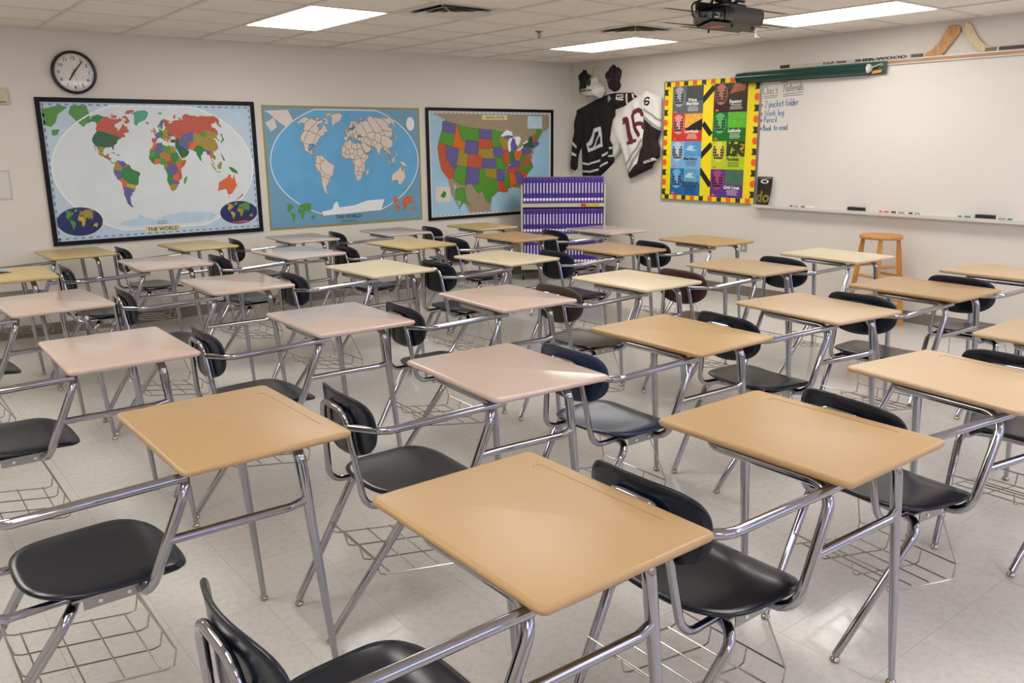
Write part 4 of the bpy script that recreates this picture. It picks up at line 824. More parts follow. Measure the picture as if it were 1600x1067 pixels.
for k, (ci, ri, tl, bgc, pic, glb, tc) in enumerate(POST):
    x = (0.1 if ci == 0 else 0.545)*BW; y = BH*(0.952-0.2265*(ri+1)); key = tl[0].lower()
    p = MB().box((x, y, 0.0129), (x+PW, y+PH, 0.0138)).build('poster', mat('poster_'+key, bgc, 0.35), e)
    p['label'] = 'geography poster headed '+' '.join(tl)
    mb = MB(); px0 = x+PW*0.48
    if key == 'equator': mb.poly([(px0, y+PH*0.62), (px0+PW*0.12, y+PH*0.98), (x+PW*0.98, y+PH*0.98), (x+PW*0.9, y+PH*0.72), (px0+PW*0.2, y+PH*0.68)], 0.0141)
    elif key == 'longitude': mb.poly(rect(px0-0.02, y+PH*0.5, x+PW, y+PH), 0.0141)
    else: mb.poly(rect(px0-0.01, y+PH*0.46, x+PW, y+PH), 0.0141)
    mb.build('picture', mat('poster_pic_'+key, pic, 0.4, noise=(28, 0.45)), p)
    if key == 'longitude': MB().poly([(px0-0.03, y+PH*0.4), (px0+0.08, y+PH*0.62), (x+PW, y+PH*0.82), (x+PW, y+PH*0.4)], 0.0144).build('hill_print', RIB, p)
    if key == 'parallels':
        mb = MB()
        for _ in range(26):
            a, b = random.uniform(px0, x+PW-0.012), random.uniform(y+PH*0.4, y+PH-0.012); r = random.uniform(0.006, 0.012); mb.poly(ellipse(a, b, r, r, 7), 0.0144)
        mb.build('flower_print', mat('flower_yellow', (244, 196, 60), 0.5), p)
    if key in ('international', 'meridians'):
        mb = MB(); mb.poly([(px0, y+PH*0.7), (px0+0.06, y+PH*0.85), (px0+0.13, y+PH*0.82), (px0+0.09, y+PH*0.74), (px0+0.16, y+PH*0.66), (px0+0.06, y+PH*0.66)], 0.0144); mb.build('wave_print', mat('wave_white', (190, 214, 226), 0.5), p)
    gx, gy, rx, ry = x+PW*0.22, y+PH*0.62, 0.078, 0.1
    MB().poly(ellipse(gx, gy, rx, ry, 32), 0.0146).build('globe_print', mat('globe_'+key, glb, 0.4), p)
    mb = MB()                                # dark graticule cells around the continents
    for i in range(6):
        for j in range(5):
            a0, a1 = -0.92+i*0.3067, -0.92+(i+0.86)*0.3067; b0, b1 = -0.72+j*0.27, -0.72+(j+0.84)*0.27
            if (i in (2, 3) and j >= 2) or (i == 3 and j == 1) or (j == 4 and i in (1, 4)): continue
            c0, c1 = math.sqrt(max(0, 1-b0*b0)), math.sqrt(max(0, 1-b1*b1))
            mb.poly([(gx+rx*a0*c0, gy+ry*b0), (gx+rx*a1*c0, gy+ry*b0), (gx+rx*a1*c1, gy+ry*b1), (gx+rx*a0*c1, gy+ry*b1)], 0.0149)
    mb.build('globe_grid', RIB, p)
    T_ = WHITE if tc == 'w' else TXD; mb = MB(); n = len(tl)
    for i, tx in enumerate(tl): add_text(mb, tx, x+PW*0.66, y+PH*(0.31+0.13*(n-1-i)), 0.046, 0.0149, bold=0.0016)
    mb.build('poster_title', T_, p)
    mb = MB()
    for i in range(4):
        L_ = random.uniform(0.055, 0.08); add_stroke(mb, [(x+PW*0.68-L_, y+PH*(0.255-0.05*i)), (x+PW*0.68+L_, y+PH*(0.255-0.05*i))], 0.0045, 0.0149)
    mb.build('text_lines', T_, p)
    MB().poly([(x+0.015, y+0.012), (x+0.07, y+0.012), (x+0.06, y+0.026), (x+0.042, y+0.034), (x+0.026, y+0.026)], 0.0146).build('publisher_mark', ORG, p)

# rolled wall map in its green case, hung from the rail
e = wallB('rolled_map_case', YA-4.54, 2.065, 'long dark green rolled map case hanging across the top of the whiteboard', 'map case', off=0.02)
GRN = mat('case_green', (18, 62, 54), 0.22); GRN2 = mat('case_backing', (52, 88, 78), 0.35)
MB().box((-0.72, 0.0, 0.018), (0.735, 0.105, 0.026)).build('backing_board', GRN2, e, bevel=0.003)
v, f = tube_geo([(-0.73, 0.052, 0.072), (0.6, 0.05, 0.072)], 0.044, 24); smooth_auto(link('roller_tube', pymesh('roller_tube', v, f), GRN, e).data, 40)
v, f = tube_geo([(0.6, 0.05, 0.072), (0.625, 0.05, 0.072)], [(0, 0.04), (0.6, 0.038), (1, 0.025)], 20); smooth_auto(link('end_cap', pymesh('end_cap', v, f), mat('cap_white', (206, 206, 198), 0.4), e).data, 40)
MB().prism([(0.615, 0.006), (0.70, 0.014), (0.71, 0.036), (0.63, 0.03)], 0.03, 0.05).build('orange_label', mat('label_orange', (222, 158, 60), 0.5), e)
v, f = tube_geo([(0.62, 0.055, 0.07), (0.66, 0.07, 0.05), (0.7, 0.085, 0.035), (0.68, 0.06, 0.04), (0.71, 0.075, 0.03)], 0.006, 6); link('plastic_wrap', pymesh('plastic_wrap', v, f), mat('wrap', (178, 188, 182), 0.15), e)
v, f = tube_geo([(-0.75, 0.05, 0.072), (-0.73, 0.05, 0.072)], 0.03, 16); link('end_cap', pymesh('end_cap', v, f), mat('cap_gold', (176, 140, 70), 0.4), e)
v, f = tube_geo([(-0.24, 0.01, 0.075), (-0.24, -0.012, 0.08), (-0.16, -0.012, 0.08), (-0.16, 0.01, 0.075)], 0.004, 6); link('pull_handle', pymesh('pull_handle', v, f), mat('pull_brown', (86, 72, 66), 0.4), e)

# hockey sticks lying on the display rail
WD1 = wood_mat('ash_wood', (178, 124, 62), (208, 158, 92), (30, 4, 4)); WD2 = wood_mat('pale_ash', (206, 184, 138), (222, 204, 162), (30, 4, 4))
zr = 0.92+WH+0.022+0.002
e = wallB('hockey_stick', 4.0, zr, 'hockey stick with honey-coloured blade lying on the whiteboard rail', 'hockey stick', off=0.004)
MB().box((YA-4.85-4.0+0.1, 0.0, 0.004), (0.2, 0.026, 0.024)).build('shaft', mat('shaft_white', (204, 200, 193), 0.3), e, bevel=0.003)
MB().box((YA-4.85-4.0, 0.0, 0.003), (YA-4.85-4.0+0.1, 0.028, 0.025)).build('butt_grip', mat('grip_maroon', (72, 28, 28), 0.6), e, bevel=0.003)
MB().prism([(a-4.0, max(0.0, b-min(q[1] for q in ST1))) for a, b in ST1], 0.004, 0.018).build('blade', WD1, e, bevel=0.002)
MB().box((0.14, -0.0, 0.0035), (0.225, 0.0265, 0.0245)).build('shaft_tape', mat('tape_grey', (92, 88, 80), 0.5), e)
mb = MB(); add_text(mb, 'SHER-WOOD', -0.12, 0.003, 0.029, 0.0247, bold=0.0016, sx=2.6); add_text(mb, 'S.O.P. 9000', -0.54, 0.004, 0.025, 0.0247, bold=0.0012, sx=1.9); mb.build('lettering', INKK, e)
e = wallB('hockey_stick', 4.6, zr, 'hockey stick with pale cream blade lying on the whiteboard rail', 'hockey stick', off=0.004)
MB().prism([(a-4.6, max(0.0, b-min(q[1] for q in ST2))) for a, b in ST2], 0.004, 0.018).build('blade', WD2, e, bevel=0.002)
MB().box((0.12, 0.0, 0.004), (1.4, 0.026, 0.024)).build('shaft', MATS['shaft_white'], e, bevel=0.003)
MB().box((0.115, -0.0, 0.0035), (0.2, 0.0265, 0.0245)).build('shaft_tape', mat('tape_olive', (118, 112, 72), 0.5), e)
MB().box((0.215, -0.0, 0.0035), (0.5, 0.0265, 0.0245)).build('shaft_band', mat('band_maroon', (58, 28, 44), 0.4), e)

# markers, erasers and a booklet on the tray
zt_ = 0.9266
MBODY = mat('marker_body', (232, 230, 226), 0.35)
for y0, y1, cap, nm, capleft in ((4.63, 4.53, (48, 44, 120), 'blue dry-erase marker on the tray beside the booklet', 1), (4.51, 4.38, (140, 36, 40), 'dark red dry-erase marker on the tray next to the blue one', 1), (3.75, 3.65, (226, 66, 52), 'bright red dry-erase marker on the tray between the erasers', 1), (3.64, 3.51, (22, 22, 24), 'black dry-erase marker on the tray next to the bright red marker', 1), (3.49, 3.38, (26, 26, 28), 'black dry-erase marker on the tray with the clear space beside it', 1), (3.09, 2.975, (40, 140, 96), 'green dry-erase marker with green sleeve on the tray touching an eraser', 1), (2.80, 2.69, (34, 134, 84), 'white dry-erase marker with green end on the tray past the eraser', 0)):
    L_ = y0-y1; e = tag(empty('dry_erase_marker', (XB-0.045, (y0+y1)/2, zt_-0.0066+0.009), ROT_B), nm, 'marker', 'markers on the tray')
    cl = mat('cap_%d_%d' % (cap[0], cap[1]), cap, 0.4); a, b = -L_/2, L_/2; q = a+L_*0.3 if capleft else b-L_*0.28
    def cyl(n_, p0, p1, r, m_): smooth_auto(link(n_, pymesh(n_, *tube_geo([(p0, 0, 0), (p1, 0, 0)], r, 12)), m_, e).data)
    if capleft: cyl('cap', a, q, 0.0092, cl); cyl('barrel', q, b, 0.0085, MBODY)
    else: cyl('barrel', a, q, 0.0085, MBODY); cyl('cap', q, b, 0.0092, cl)
    if L_ < 0.118 or cap[1] > 130 or cap[0] < 30:
        cyl('sleeve_print', q+L_*0.12 if capleft else a+L_*0.1, b-L_*0.12 if capleft else q-L_*0.1, 0.0087, cl if capleft and cap[1] > 60 else mat('sleeve_grey', (150, 150, 158), 0.4))
for y0, y1, nm in ((4.04, 3.89, 'charcoal felt board eraser on the tray below the empty middle of the board'), (2.955, 2.815, 'black felt board eraser on the tray between two green markers')):
    e = tag(empty('board_eraser', (XB-0.045, (y0+y1)/2, zt_-0.0058), ROT_B), nm, 'eraser', 'erasers on the tray')
    h_ = (y0-y1)/2; MB().box((-h_, 0.0, -0.022), (h_, 0.018, 0.022)).build('felt', mat('eraser_felt', (46, 44, 42), 0.9), e, bevel=0.003)
    MB().box((-h_, 0.018, -0.023), (h_, 0.034, 0.023)).build('grip', mat('eraser_grip', (36, 34, 34), 0.5), e, bevel=0.004)
e = tag(empty('booklet', (XB-0.02, 5.035, 0.9205), ROT_B), 'dark booklet with olive letters do propped at the whiteboard edge', 'booklet')
CV = MB(); n = 8; bw, bh = 0.185, 0.27
def bend(u, v): return (0.01+u*bw-0.035*(1-v)**2*u, 0.002+v*bh, 0.004+0.02*math.sin(u*PI*0.9)*(1-v*0.6)+0.012*u)
for o_, mi in ((0.0, 1), (0.003, 0)):
    vv = []; ff = []
    for i in range(n+1):
        for j in range(n+1): q = bend(i/n, j/n); vv.append((q[0], q[1], q[2]+o_))
    for i in range(n):
        for j in range(n):
            a, b, c_, d_ = i*(n+1)+j, (i+1)*(n+1)+j, (i+1)*(n+1)+j+1, i*(n+1)+j+1; ff.append((a, b, c_, d_) if o_ else (a, d_, c_, b))
    CV.add(vv, ff, mi)
M_ = (n+1)**2; rim = [i*(n+1) for i in range(n+1)]+[n*(n+1)+j for j in range(1, n+1)]+[i*(n+1)+n for i in range(n-1, -1, -1)]+[j for j in range(n-1, 0, -1)]
CV.f += [(rim[k], rim[(k+1) % len(rim)], M_+rim[(k+1) % len(rim)], M_+rim[k]) for k in range(len(rim))]; CV.m += [1]*len(rim)
CV.build('cover', [mat('booklet_dark', (46, 32, 28), 0.35, noise=(14, 0.2)), WHITE], e, True)
def conform(mb, m_, nm):
    mb.v = [(lambda q: (q[0], q[1], q[2]+0.0045))(bend(p[0]/bw, p[1]/bh)) for p in mb.v]; mb.build(nm, m_, e)
mb = MB(); mb.poly(ellipse(0.095, 0.225, 0.048, 0.02, 20), 0); conform(mb, WHITE, 'oval_badge')
mb = MB(); add_text(mb, 'do', 0.095, 0.03, 0.15, 0, bold=0.004, sx=1.1); conform(mb, mat('booklet_olive', (140, 132, 62), 0.4), 'lettering')
e = wallB('wall_outlet', YA-5.16, 0.505, 'grey wall power outlet below the left end of the whiteboard', 'outlet')
MB().box((-0.037, -0.06, 0), (0.037, 0.06, 0.006)).build('cover_plate', mat('outlet_plate', (160, 156, 146), 0.4, 0.2), e, bevel=0.002)
for y in (-0.024, 0.024): MB().box((-0.017, y-0.016, 0.006), (0.017, y+0.016, 0.008)).build('socket', mat('socket_ivory', (208, 202, 186), 0.4), e, bevel=0.002)

# ------------------------------------------------------------------ jerseys, helmet and gloves in the corner
def cloth(name, outline, regions, mats, parent, s0, z0, th=0.05, cell=0.009, rr=0.09, base=0.004, wr=0.006, seed=0, smooth=True):
    ol = densify([(a-s0, b-z0) for a, b in outline], cell*1.2); n = len(ol)
    xs = [p[0] for p in ol]; ys = [p[1] for p in ol]; pts = list(ol)
    x = min(xs)+cell/2; row = 0
    while x < max(xs):
        y = min(ys)+(cell/2 if row % 2 else 0)
        while y < max(ys):
            if inside((x, y), ol) and min(segdist((x, y), ol[k], ol[(k+1) % n]) for k in range(0, n)) > cell*0.5: pts.append((x, y))
            y += cell
        x += cell*0.87; row += 1
    vo, eo, fo, _, _, _ = delaunay_2d_cdt([Vector(p) for p in pts], [], [list(range(n))], 1, 1e-6)
    hs = []
    R_ = random.Random(seed); ph = [R_.uniform(0, 6) for _ in range(3)]
    for p in vo:
        d = min(segdist(p, ol[k], ol[(k+1) % n]) for k in range(n)); u = min(d/rr, 1)
        h_ = base+th*math.sqrt(max(0, 1-(1-u)**2))
        h_ += wr*u*(math.sin(p.x*38+p.y*12+ph[0])+math.sin(p.x*21-p.y*17+ph[1]))
        hs.append(max(base, h_))
    mb = MB(); vv = [(p.x, p.y, hh) for p, hh in zip(vo, hs)]
    for f in fo:
        a, b, c_ = [vo[i] for i in f[:3]]; ar = (b.x-a.x)*(c_.y-a.y)-(b.y-a.y)*(c_.x-a.x)
        cen = ((a.x+b.x+c_.x)/3+s0, (a.y+b.y+c_.y)/3+z0); mi = 0
        for kind, data, w_, m_ in regions:
            if kind == 'p' and inside(cen, data): mi = m_
            elif kind == 'l' and min(segdist(cen, data[k], data[k+1]) for k in range(len(data)-1)) < w_/2: mi = m_
        mb.f.append(tuple(f) if ar > 0 else tuple(f)[::-1]); mb.m.append(mi)
    mb.v = vv
    mb.poly(ol, base*0.25, 0); k0 = len(mb.v)-n
    mb.f = mb.f[:len(fo)]+[tuple(reversed(q)) for q in mb.f[len(fo):]]
    return mb.build(name, mats, parent, smooth)
def fix(poly): return [(max(a, 0.012), b) for a, b in poly]
BLK = mat('jersey_black', (20, 17, 20), 0.8, bump=(500, 0.4)); MAR = mat('jersey_maroon', (52, 16, 28), 0.8, bump=(500, 0.4)); WHT = mat('jersey_white', (222, 218, 214), 0.8, bump=(500, 0.3)); GRY = mat('jersey_grey', (150, 150, 150), 0.8)
DMR = mat('jersey_deep_maroon', (34, 14, 20), 0.8); NUM = mat('jersey_number', (98, 24, 46), 0.7)
shiftS = lambda poly: fix([(a+0.06*max(0, 1-a/0.2) if a < 0.2 else a, b) for a, b in poly])
e = wallB('hockey_jersey', 0.45, 1.12, 'black hockey jersey with a white letter A emblem hanging in the corner', 'jersey')
cloth('body', BJ_BODY, [('p', BJ_H1, 0, 1), ('p', BJ_H2, 0, 1), ('p', BJ_F1, 0, 1), ('p', BJ_F2, 0, 1), ('p', BJ_F3, 0, 1), ('p', BJ_F4, 0, 1), ('p', BJ_A, 0, 1), ('p', BJ_AI, 0, 0), ('p', BJ_AI2, 0, 0), ('p', BJ_LOGO, 0, 2)], [BLK, WHT, GRY], e, 0.45, 1.12, 0.036, seed=1)
cloth('sleeve', shiftS(BJ_SLEEVE), [('p', shiftS(BJ_S1), 0, 1), ('p', shiftS(BJ_S2), 0, 1)], [BLK, WHT], e, 0.45, 1.12, 0.06, rr=0.06, seed=2)
cloth('sleeve', BJ_SLEEVE2, [('l', BJ_10, 0.018, 1), ('l', BJ_0, 0.012, 1), ('p', BJ_ST, 0, 1), ('p', BJ_ST2, 0, 1)], [DMR, WHT], e, 0.45, 1.12, 0.03, rr=0.06, wr=0.003, seed=3)
e = wallB('hockey_jersey', 1.1, 1.11, 'white and maroon hockey jersey numbered 16 beside the bulletin board', 'jersey', off=0.03)
cloth('body', [(min(a, 1.472), b) for a, b in WJ], [('p', WJ_M, 0, 1), ('p', WJ_G1, 0, 2), ('p', WJ_G2, 0, 2), ('p', WJ_G3, 0, 2), ('p', WJ_G4, 0, 2), ('l', WJ_1, 0.06, 3), ('l', WJ_1B, 0.04, 3), ('l', WJ_1C, 0.03, 3), ('l', [q for q in WJ_6 if q[0] < 1.258], 0.052, 3), ('l', WJ_6B, 0.044, 3), ('l', WJ_S6, 0.02, 1)], [WHT, DMR, GRY, NUM], e, 1.1, 1.11, 0.062, seed=5)
cc = [(sum(p[0] for p in WJ_CCM)/4-1.1, sum(p[1] for p in WJ_CCM)/4-1.11)]
mb = MB(); mb.prism([(a-1.1, b-1.11) for a, b in WJ_CCM], 0.004, 0.0785); p = mb.build('maker_patch', WHT, e)
mb = MB(); add_text(mb, 'CCM', cc[0][0], cc[0][1]-0.009, 0.03, 0.0792, bold=0.001, sx=1.5, rot=0.29); mb.build('lettering', INKK, p)
GLB = mat('glove_black', (17, 18, 18), 0.55, bump=(120, 0.5)); GLM = mat('glove_maroon', (36, 14, 20), 0.55, bump=(120, 0.5))
def glove(label, outline, m_, s0, z0, finger_dirs, seed):
    ds, dz = outline[0][0]-(0.255 if seed == 7 else 0.722), outline[0][1]-(2.324 if seed == 7 else 2.35); finger_dirs = [(a+ds, b+dz, c_+ds, d_+dz) for a, b, c_, d_ in finger_dirs]
    e = wallB('hockey_glove', s0, z0, label, 'glove'); cloth('palm_and_cuff', outline, [], [m_], e, s0, z0, 0.05, 0.008, 0.05, seed=seed)
    for k, (a, b, c_, d_) in enumerate(finger_dirs):
        v, f = tube_geo([(a-s0, b-z0, 0.045), ((a+c_)/2-s0, (b+d_)/2-z0, 0.058), (c_-s0, d_-z0, 0.04)], [(0, 0.021), (0.6, 0.022), (0.9, 0.017), (1, 0.008)], 10); smooth_auto(link('finger', pymesh('finger', v, f), m_, e).data)
    mb = MB(); c0 = outline[len(outline)//2]
    return e
glove('black hockey glove hung by its fingers left of the white helmet', GLV1, GLB, 0.25, 2.04, [(0.2, 2.21, 0.215, 2.29), (0.24, 2.22, 0.257, 2.32), (0.285, 2.2, 0.29, 2.285), (0.325, 2.16, 0.34, 2.245)], 7)
g2 = glove('dark maroon hockey glove hung on the wall right of the white helmet', GLV2, GLM, 0.72, 2.06, [(0.65, 2.2, 0.648, 2.28), (0.695, 2.22, 0.7, 2.325), (0.735, 2.22, 0.728, 2.345), (0.79, 2.2, 0.79, 2.31), (0.8, 2.12, 0.822, 2.11)], 8)
mb = MB(); add_stroke(mb, [(-0.07, 0.12), (-0.05, 0.14), (-0.03, 0.13), (-0.01, 0.15), (0.015, 0.15)], 0.006, 0.0625); mb.v = [(a, b, 0.073) for a, b, c_ in mb.v]; mb.build('stitched_mark', GRY, g2)
e = wallB('hockey_helmet', 0.45, 2.0, 'white hockey helmet hanging by a yellow strap between two gloves', 'helmet', off=0.058)
HW = mat('helmet_white', (218, 212, 200), 0.3); HD = mat('helmet_dark', (60, 54, 48), 0.6)
cloth('shell', HELM, [('p', HELM_T, 0, 1)], [HW, GRY], e, 0.45, 2.0, 0.13, 0.008, 0.1, wr=0.0, seed=9)
mb = MB(); mb.prism([(a-0.45, b-2.0) for a, b in HELM_V], 0.1, 0.125); mb.build('ear_opening', HD, e)
mb = MB()
for q in ((0.36, 2.075, 0.40), (0.42, 2.075, 0.46), (0.48, 2.075, 0.55)): mb.box((q[0]-0.45, q[1]-1.98, 0.1), (q[2]-0.45, q[1]-1.98+0.013, 0.139))
mb.build('vent_slots', HD, e)
v, f = tube_geo([(0.464-0.45, 2.34-1.98, 0.02), (0.455-0.45, 2.27-1.98, 0.03), (0.44-0.45, 2.2-1.98, 0.06), (0.5-0.45, 2.2-1.98, 0.07), (0.462-0.45, 2.28-1.98, 0.03)], 0.006, 8); link('chin_strap', pymesh('chin_strap', v, f), mat('strap_yellow', (188, 164, 84), 0.6), e)
v, f = tube_geo([(0.015, 0.36, -0.058), (0.015, 0.36, 0.02), (0.015, 0.37, 0.026)], 0.003, 6); link('hook', pymesh('hook', v, f), STEEL, e)

# ------------------------------------------------------------------ rolling book cart with textbooks
CA = math.atan2(-0.556, 0.719)
cart = empty('book_cart', (5.938, 7.341, 0), (0, 0, CA)); tag(cart, 'cream metal rolling book cart standing diagonally in the corner', 'book cart')
CRM = mat('cart_cream', (196, 192, 166), 0.4); CD = 0.33
for x0_, x1_ in ((-0.024, -0.004), (0.902, 0.922)): MB().box((x0_, 0, 0.123), (x1_, CD, 1.07)).build('side_panel', CRM, cart, bevel=0.003)
MB().box((-0.004, CD-0.006, 0.123), (0.902, CD-0.001, 1.06)).build('back_panel', CRM, cart)
SHELF = [(0.865, 0.824), (0.522, 0.462), (0.174, 0.123)]
for zt2, zb in SHELF:
    mb = MB(); mb.box((-0.004, 0.004, zt2-0.006), (0.902, CD-0.006, zt2)); mb.box((-0.004, 0.0, zb), (0.902, 0.004, zt2)); mb.build('shelf', CRM, cart)
MB().box((0.645, -0.001, 0.827), (0.70, -0.0002, 0.861)).build('red_sticker', mat('sticker_red', (206, 44, 28), 0.5), cart)
MB().box((0.70, -0.001, 0.827), (0.845, -0.0002, 0.861)).build('yellow_sticker', mat('sticker_yellow', (206, 170, 50), 0.5), cart)
RUB = mat('rubber', (26, 26, 28), 0.6)
for x in (0.0, 0.885):
    for y in (0.05, CD-0.05):
        c_ = MB(); c_.box((x-0.02, y-0.02, 0.117), (x+0.02, y+0.02, 0.123)); c_.box((x-0.016, y-0.004, 0.05), (x-0.012, y+0.012, 0.118)); c_.box((x+0.012, y-0.004, 0.05), (x+0.016, y+0.012, 0.118))
        k = c_.build('caster', STEEL, cart)
        v, f = tube_geo([(x-0.011, y+0.006, 0.052), (x+0.011, y+0.006, 0.052)], 0.052, 20); link('wheel', pymesh('wheel', v, f), RUB, k)
PUR = mat('book_purple', (66, 42, 138), 0.35); PAG = mat('pages', (196, 188, 178), 0.8); BPR = mat('book_print', (232, 228, 242), 0.5); BLM = mat('book_lilac', (150, 128, 196), 0.5)
bt, bd, bh_ = 0.0345, 0.215, 0.286
cb = MB(); cb.box((-bt/2, 0, 0), (-bt/2+0.003, bd, bh_)); cb.box((bt/2-0.003, 0, 0), (bt/2, bd, bh_))
sp = [(-bt/2, 0.0), (-bt/2*0.7, -0.003), (0, -0.0045), (bt/2*0.7, -0.003), (bt/2, 0.0), (bt/2, 0.002), (-bt/2, 0.002)]
cb.prism(sp, 0.0, bh_); BKC = cb.mesh('cover')
BKP = MB().box((-bt/2+0.003, 0.0025, 0.004), (bt/2-0.003, bd-0.006, bh_-0.004)).mesh('page_block')
tm = MB(); rb = random.Random(3); z = bh_*0.78
def spq(m_, x0, z0, x1, z1): m_.add([(x0, -0.0052, z0), (x1, -0.0052, z0), (x1, -0.0052, z1), (x0, -0.0052, z1)], [(0, 1, 2, 3)])
while z > bh_*0.42:                            # a column of small illegible letters
    h_ = rb.uniform(0.006, 0.01); w_ = rb.uniform(0.012, 0.016)
    spq(tm, -w_/2, z-h_, w_/2, z); z -= h_+0.0022
BKT = tm.mesh('spine_title')
em = MB(); em.add([(0.015*math.cos(2*PI*k/16), -0.0052, bh_*0.15+0.017*math.sin(2*PI*k/16)) for k in range(16)], [tuple(range(16))]); BKE = em.mesh('spine_emblem')
tb = MB(); spq(tb, -0.006, bh_*0.93, 0.006, bh_*0.955); spq(tb, -0.007, bh_*0.04, 0.007, bh_*0.075); BKM = tb.mesh('spine_marks')
RN = ['top', 'middle', 'bottom']
for r_, (zs, _) in enumerate(SHELF):
    for k in range(25):
        x = 0.017+k*0.036
        b = tag(empty('textbook'), 'purple textbook with white spine lettering in the %s row of the cart' % RN[r_], 'book', 'purple textbooks in the %s row' % RN[r_])
        b.matrix_world = Matrix.Translation((5.938, 7.341, 0)) @ Matrix.Rotation(CA, 4, 'Z') @ Matrix.Translation((x, 0.016+random.uniform(0, 0.004), zs+0.0008))
        for n_, me, m_ in (('cover', BKC, PUR), ('page_block', BKP, PAG), ('spine_title', BKT, BPR), ('spine_emblem', BKE, BPR), ('spine_marks', BKM, BLM)): link(n_, me, m_, b)

# ------------------------------------------------------------------ wooden stool
e = tag(empty('bar_stool', (6.745, 3.59, 0), (0, 0, math.radians(28))), 'honey wood bar stool with round seat against the whiteboard wall', 'stool')
STW = wood_mat('stool_wood', (190, 128, 58), (206, 146, 74), (8, 8, 2), 0.35)
smooth_auto(MB().lathe([(0.155, 0.728), (0.168, 0.731), (0.172, 0.738), (0.172, 0.752), (0.166, 0.76), (0.0, 0.761)], 40).build('seat', STW, e).data, 40)
tops = []; feet = []
for k in range(4):
    a = k*PI/2; c_, s_ = math.cos(a), math.sin(a); t0, t1 = 0.135, 0.215
    P = lambda z: Vector((c_*(t1+(t0-t1)*z/0.73), s_*(t1+(t0-t1)*z/0.73), z))
    v = []; f = []
    for z, w_ in ((0.0, 0.015), (0.04, 0.019), (0.3, 0.021), (0.62, 0.022), (0.7, 0.017), (0.73, 0.015)):
        q = P(z); v += [(q.x+c_*a_*w_-s_*b_*w_, q.y+s_*a_*w_+c_*b_*w_, z) for a_, b_ in ((1, 1), (-1, 1), (-1, -1), (1, -1))]
    for i in range(5):
        for j in range(4): f.append((i*4+j, i*4+(j+1) % 4, i*4+4+(j+1) % 4, i*4+4+j))
    f += [(3, 2, 1, 0), (20, 21, 22, 23)]
    link('leg', pymesh('leg', v, f), STW, e)
for k in range(4):
    for z in ((0.5, 0.22) if k % 2 == 0 else (0.42, 0.16)):
        r_ = 0.215-0.08*z/0.73; a, b = k*PI/2, (k+1)*PI/2
        v, f = tube_geo([(r_*math.cos(a), r_*math.sin(a), z), (r_*math.cos(b), r_*math.sin(b), z)], 0.012, 10); smooth_auto(link('rung', pymesh('rung', v, f), STW, e).data)

# ------------------------------------------------------------------ ceiling projector
PX, PY, PZ = 4.0, 3.14, 2.15
e = tag(empty('projector', (PX, PY, PZ)), 'black video projector with a tangle of cables hanging from the ceiling', 'projector')
PBK = mat('projector_black', (30, 28, 28), 0.45); PGR = mat('projector_grey', (66, 64, 60), 0.45)
body = round_rect(0.26, 0.28, 0.05, 6)
mb = MB(); mb.prism([(a, b) for a, b in body], 0.012, 0.085); mb.build('body', PBK, e, bevel=0.006)
MB().prism([(a*0.95, b*0.94) for a, b in body], 0.0, 0.0125).build('bottom_cover', PGR, e, bevel=0.003)
mb = MB(); v, f = tube_geo([(-0.13, -0.14, 0.045), (0.13, -0.14, 0.045)], 0.045, 20); mb.add([(a, b if b > -0.14 else -0.14+(b+0.155)*0.5, c_) for a, b, c_ in v], f); smooth_auto(mb.build('side_grille', PGR, e).data, 40)
MB().box((-0.136, -0.09, 0.02), (-0.1345, 0.12, 0.078)).build('connector_panel', mat('panel_black', (16, 16, 18), 0.35), e)
for k, (y, m_) in enumerate(((0.09, 'socket_blue'), (0.05, 'socket_black'), (0.0, 'socket_black'), (-0.05, 'socket_white'))):
    MB().box((-0.142, y-0.014, 0.036), (-0.1355, y+0.014, 0.058)).build('socket', mat(m_, dict(socket_blue=(40, 44, 90), socket_black=(40, 38, 38), socket_white=(200, 190, 180))[m_], 0.4), e)
MB().box((-0.1, -0.03, -0.0012), (-0.03, 0.06, -0.0001)).build('warning_label', mat('label_pink', (214, 110, 104), 0.5), e)
MB().box((-0.01, -0.02, -0.0008), (0.0, 0.06, -0.0001)).build('label_strip', mat('label_grey', (130, 126, 112), 0.5), e)
v, f = tube_geo([(0.135, 0.07, 0.05), (0.155, 0.07, 0.05)], 0.036, 24); link('lens', pymesh('lens', v, f), mat('lens_dark', (12, 12, 16), 0.1), e)
for (x, y) in ((-0.09, -0.11), (0.09, -0.11), (0.0, 0.12)):
    v, f = tube_geo([(x, y, -0.018), (x, y, 0.004)], 0.006, 8); link('foot_screw', pymesh('foot_screw', v, f), PBK, e)
mb = MB(); mb.box((-0.075, -0.075, 0.085), (0.075, 0.075, 0.115)); mb.build('mount_bracket', BLACK, e, bevel=0.004)
v, f = tube_geo([(0, 0, 0.11), (0, 0, ZC-PZ-0.012)], 0.024, 16); link('mount_pole', pymesh('mount_pole', v, f), BLACK, e)
MB().lathe([(0.07, ZC-PZ-0.012), (0.07, ZC-PZ-0.0005)], 24).build('ceiling_plate', BLACK, e)
rc = random.Random(11)
for k in range(7):
    n = 26; cx_, cy_, R1 = rc.uniform(-0.07, 0.05), rc.uniform(-0.13, 0.08), rc.uniform(0.05, 0.09); z0_ = 0.13+0.02*k; tlt = rc.uniform(-0.5, 0.5); pts = []
    for i in range(n+1):
        a = 2*PI*i/n*1.3+k; pts.append((cx_+R1*math.cos(a), cy_+R1*1.1*math.sin(a), z0_+tlt*R1*math.cos(a)+0.012*math.sin(2.3*a)))
    v, f = tube_geo(pts, 0.006, 8); smooth_auto(link('cable', pymesh('cable', v, f), BLACK, e).data)
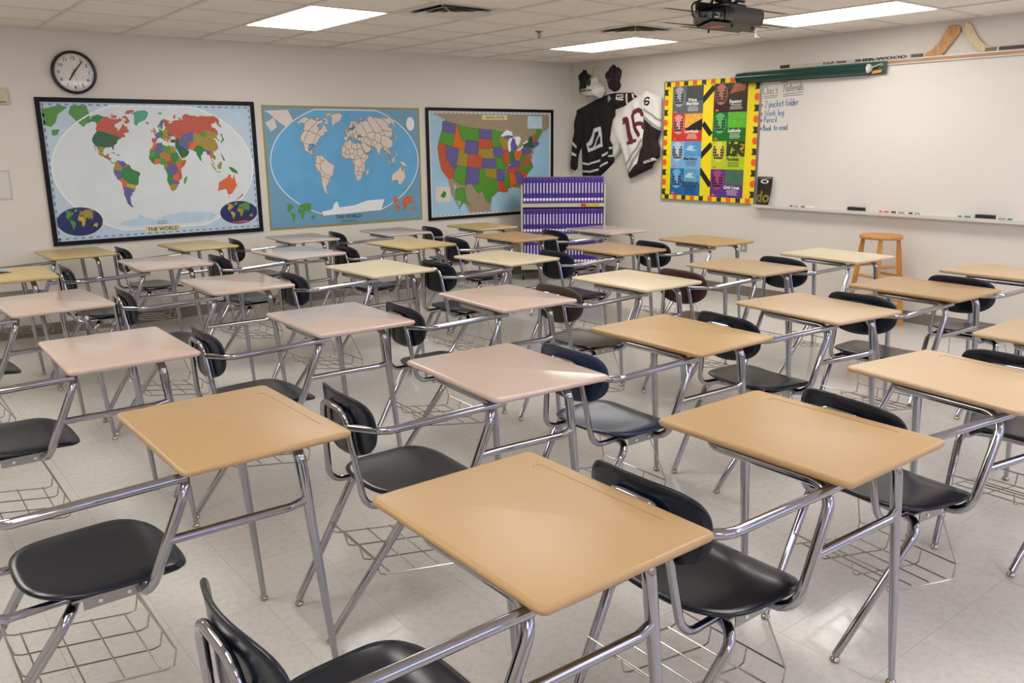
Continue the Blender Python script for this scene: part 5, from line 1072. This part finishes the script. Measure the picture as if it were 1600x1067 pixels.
for y, zz in ((0.09, 0.16), (0.05, 0.2), (-0.05, 0.17)):
    v, f = tube_geo([(-0.142, y, 0.047), (-0.175, y, 0.05), (-0.17, y+0.02, 0.12), (-0.09, y*0.6, zz), (-0.02, y*0.3, zz+0.04)], 0.005, 8, 0.03); smooth_auto(link('cable', pymesh('cable', v, f), BLACK, e).data)
# a second sprinkler near the light panel
e = tag(empty('fire_sprinkler', (6.08, 4.47, ZC)), 'white pendant fire sprinkler head beside the light panel near the projector', 'sprinkler')
MB().lathe([(0.04, 0.0075), (0.04, 0.002), (0.02, -0.006), (0.014, -0.02)], 16).build('escutcheon', WHITE, e)
s = MB(); s.tube([(0, 0, -0.018), (0, 0, -0.07)], 0.007, 8); s.build('frame_arms', WHITE, e); MB().lathe([(0.03, -0.07), (0.03, -0.074)], 16).build('deflector', WHITE, e)
# folded brochure on the desk by the map wall
e = tag(empty('brochure', (0.645, 6.325, DZ+0.0012), (0, 0, 0.2)), 'blue and lilac folded brochure lying on a yellow-tan desk', 'brochure')
nv = 10; v = []; f = []
for th in (0.0, 0.002):
    for i in range(nv+1):
        x = -0.105+0.21*i/nv; z = 0.012*math.exp(-((x-0.03)/0.05)**2)+th
        v += [(x, -0.14, z), (x, 0.14, z)]
o2 = 2*(nv+1)
for i in range(nv): a = 2*i; f += [(a, a+1, a+3, a+2), (o2+a, o2+a+2, o2+a+3, o2+a+1), (a, a+2, o2+a+2, o2+a), (a+1, o2+a+1, o2+a+3, a+3)]
f += [(0, o2, o2+1, 1), (o2-2, o2-1, 2*o2-1, 2*o2-2)]
link('cover', pymesh('cover', v, f), mat('brochure_blue', (132, 158, 196), 0.35, noise=(9, 0.3)), e, True)
v = [(a, b, c_+0.0004) for a, b, c_ in [( -0.10, 0.05, 0.0026), (-0.02, 0.05, 0.0062), (-0.02, 0.135, 0.0062), (-0.10, 0.135, 0.0026)]]
link('title_block', pymesh('title_block', v, [(0, 1, 2, 3)]), mat('brochure_lilac', (150, 110, 176), 0.4), e)
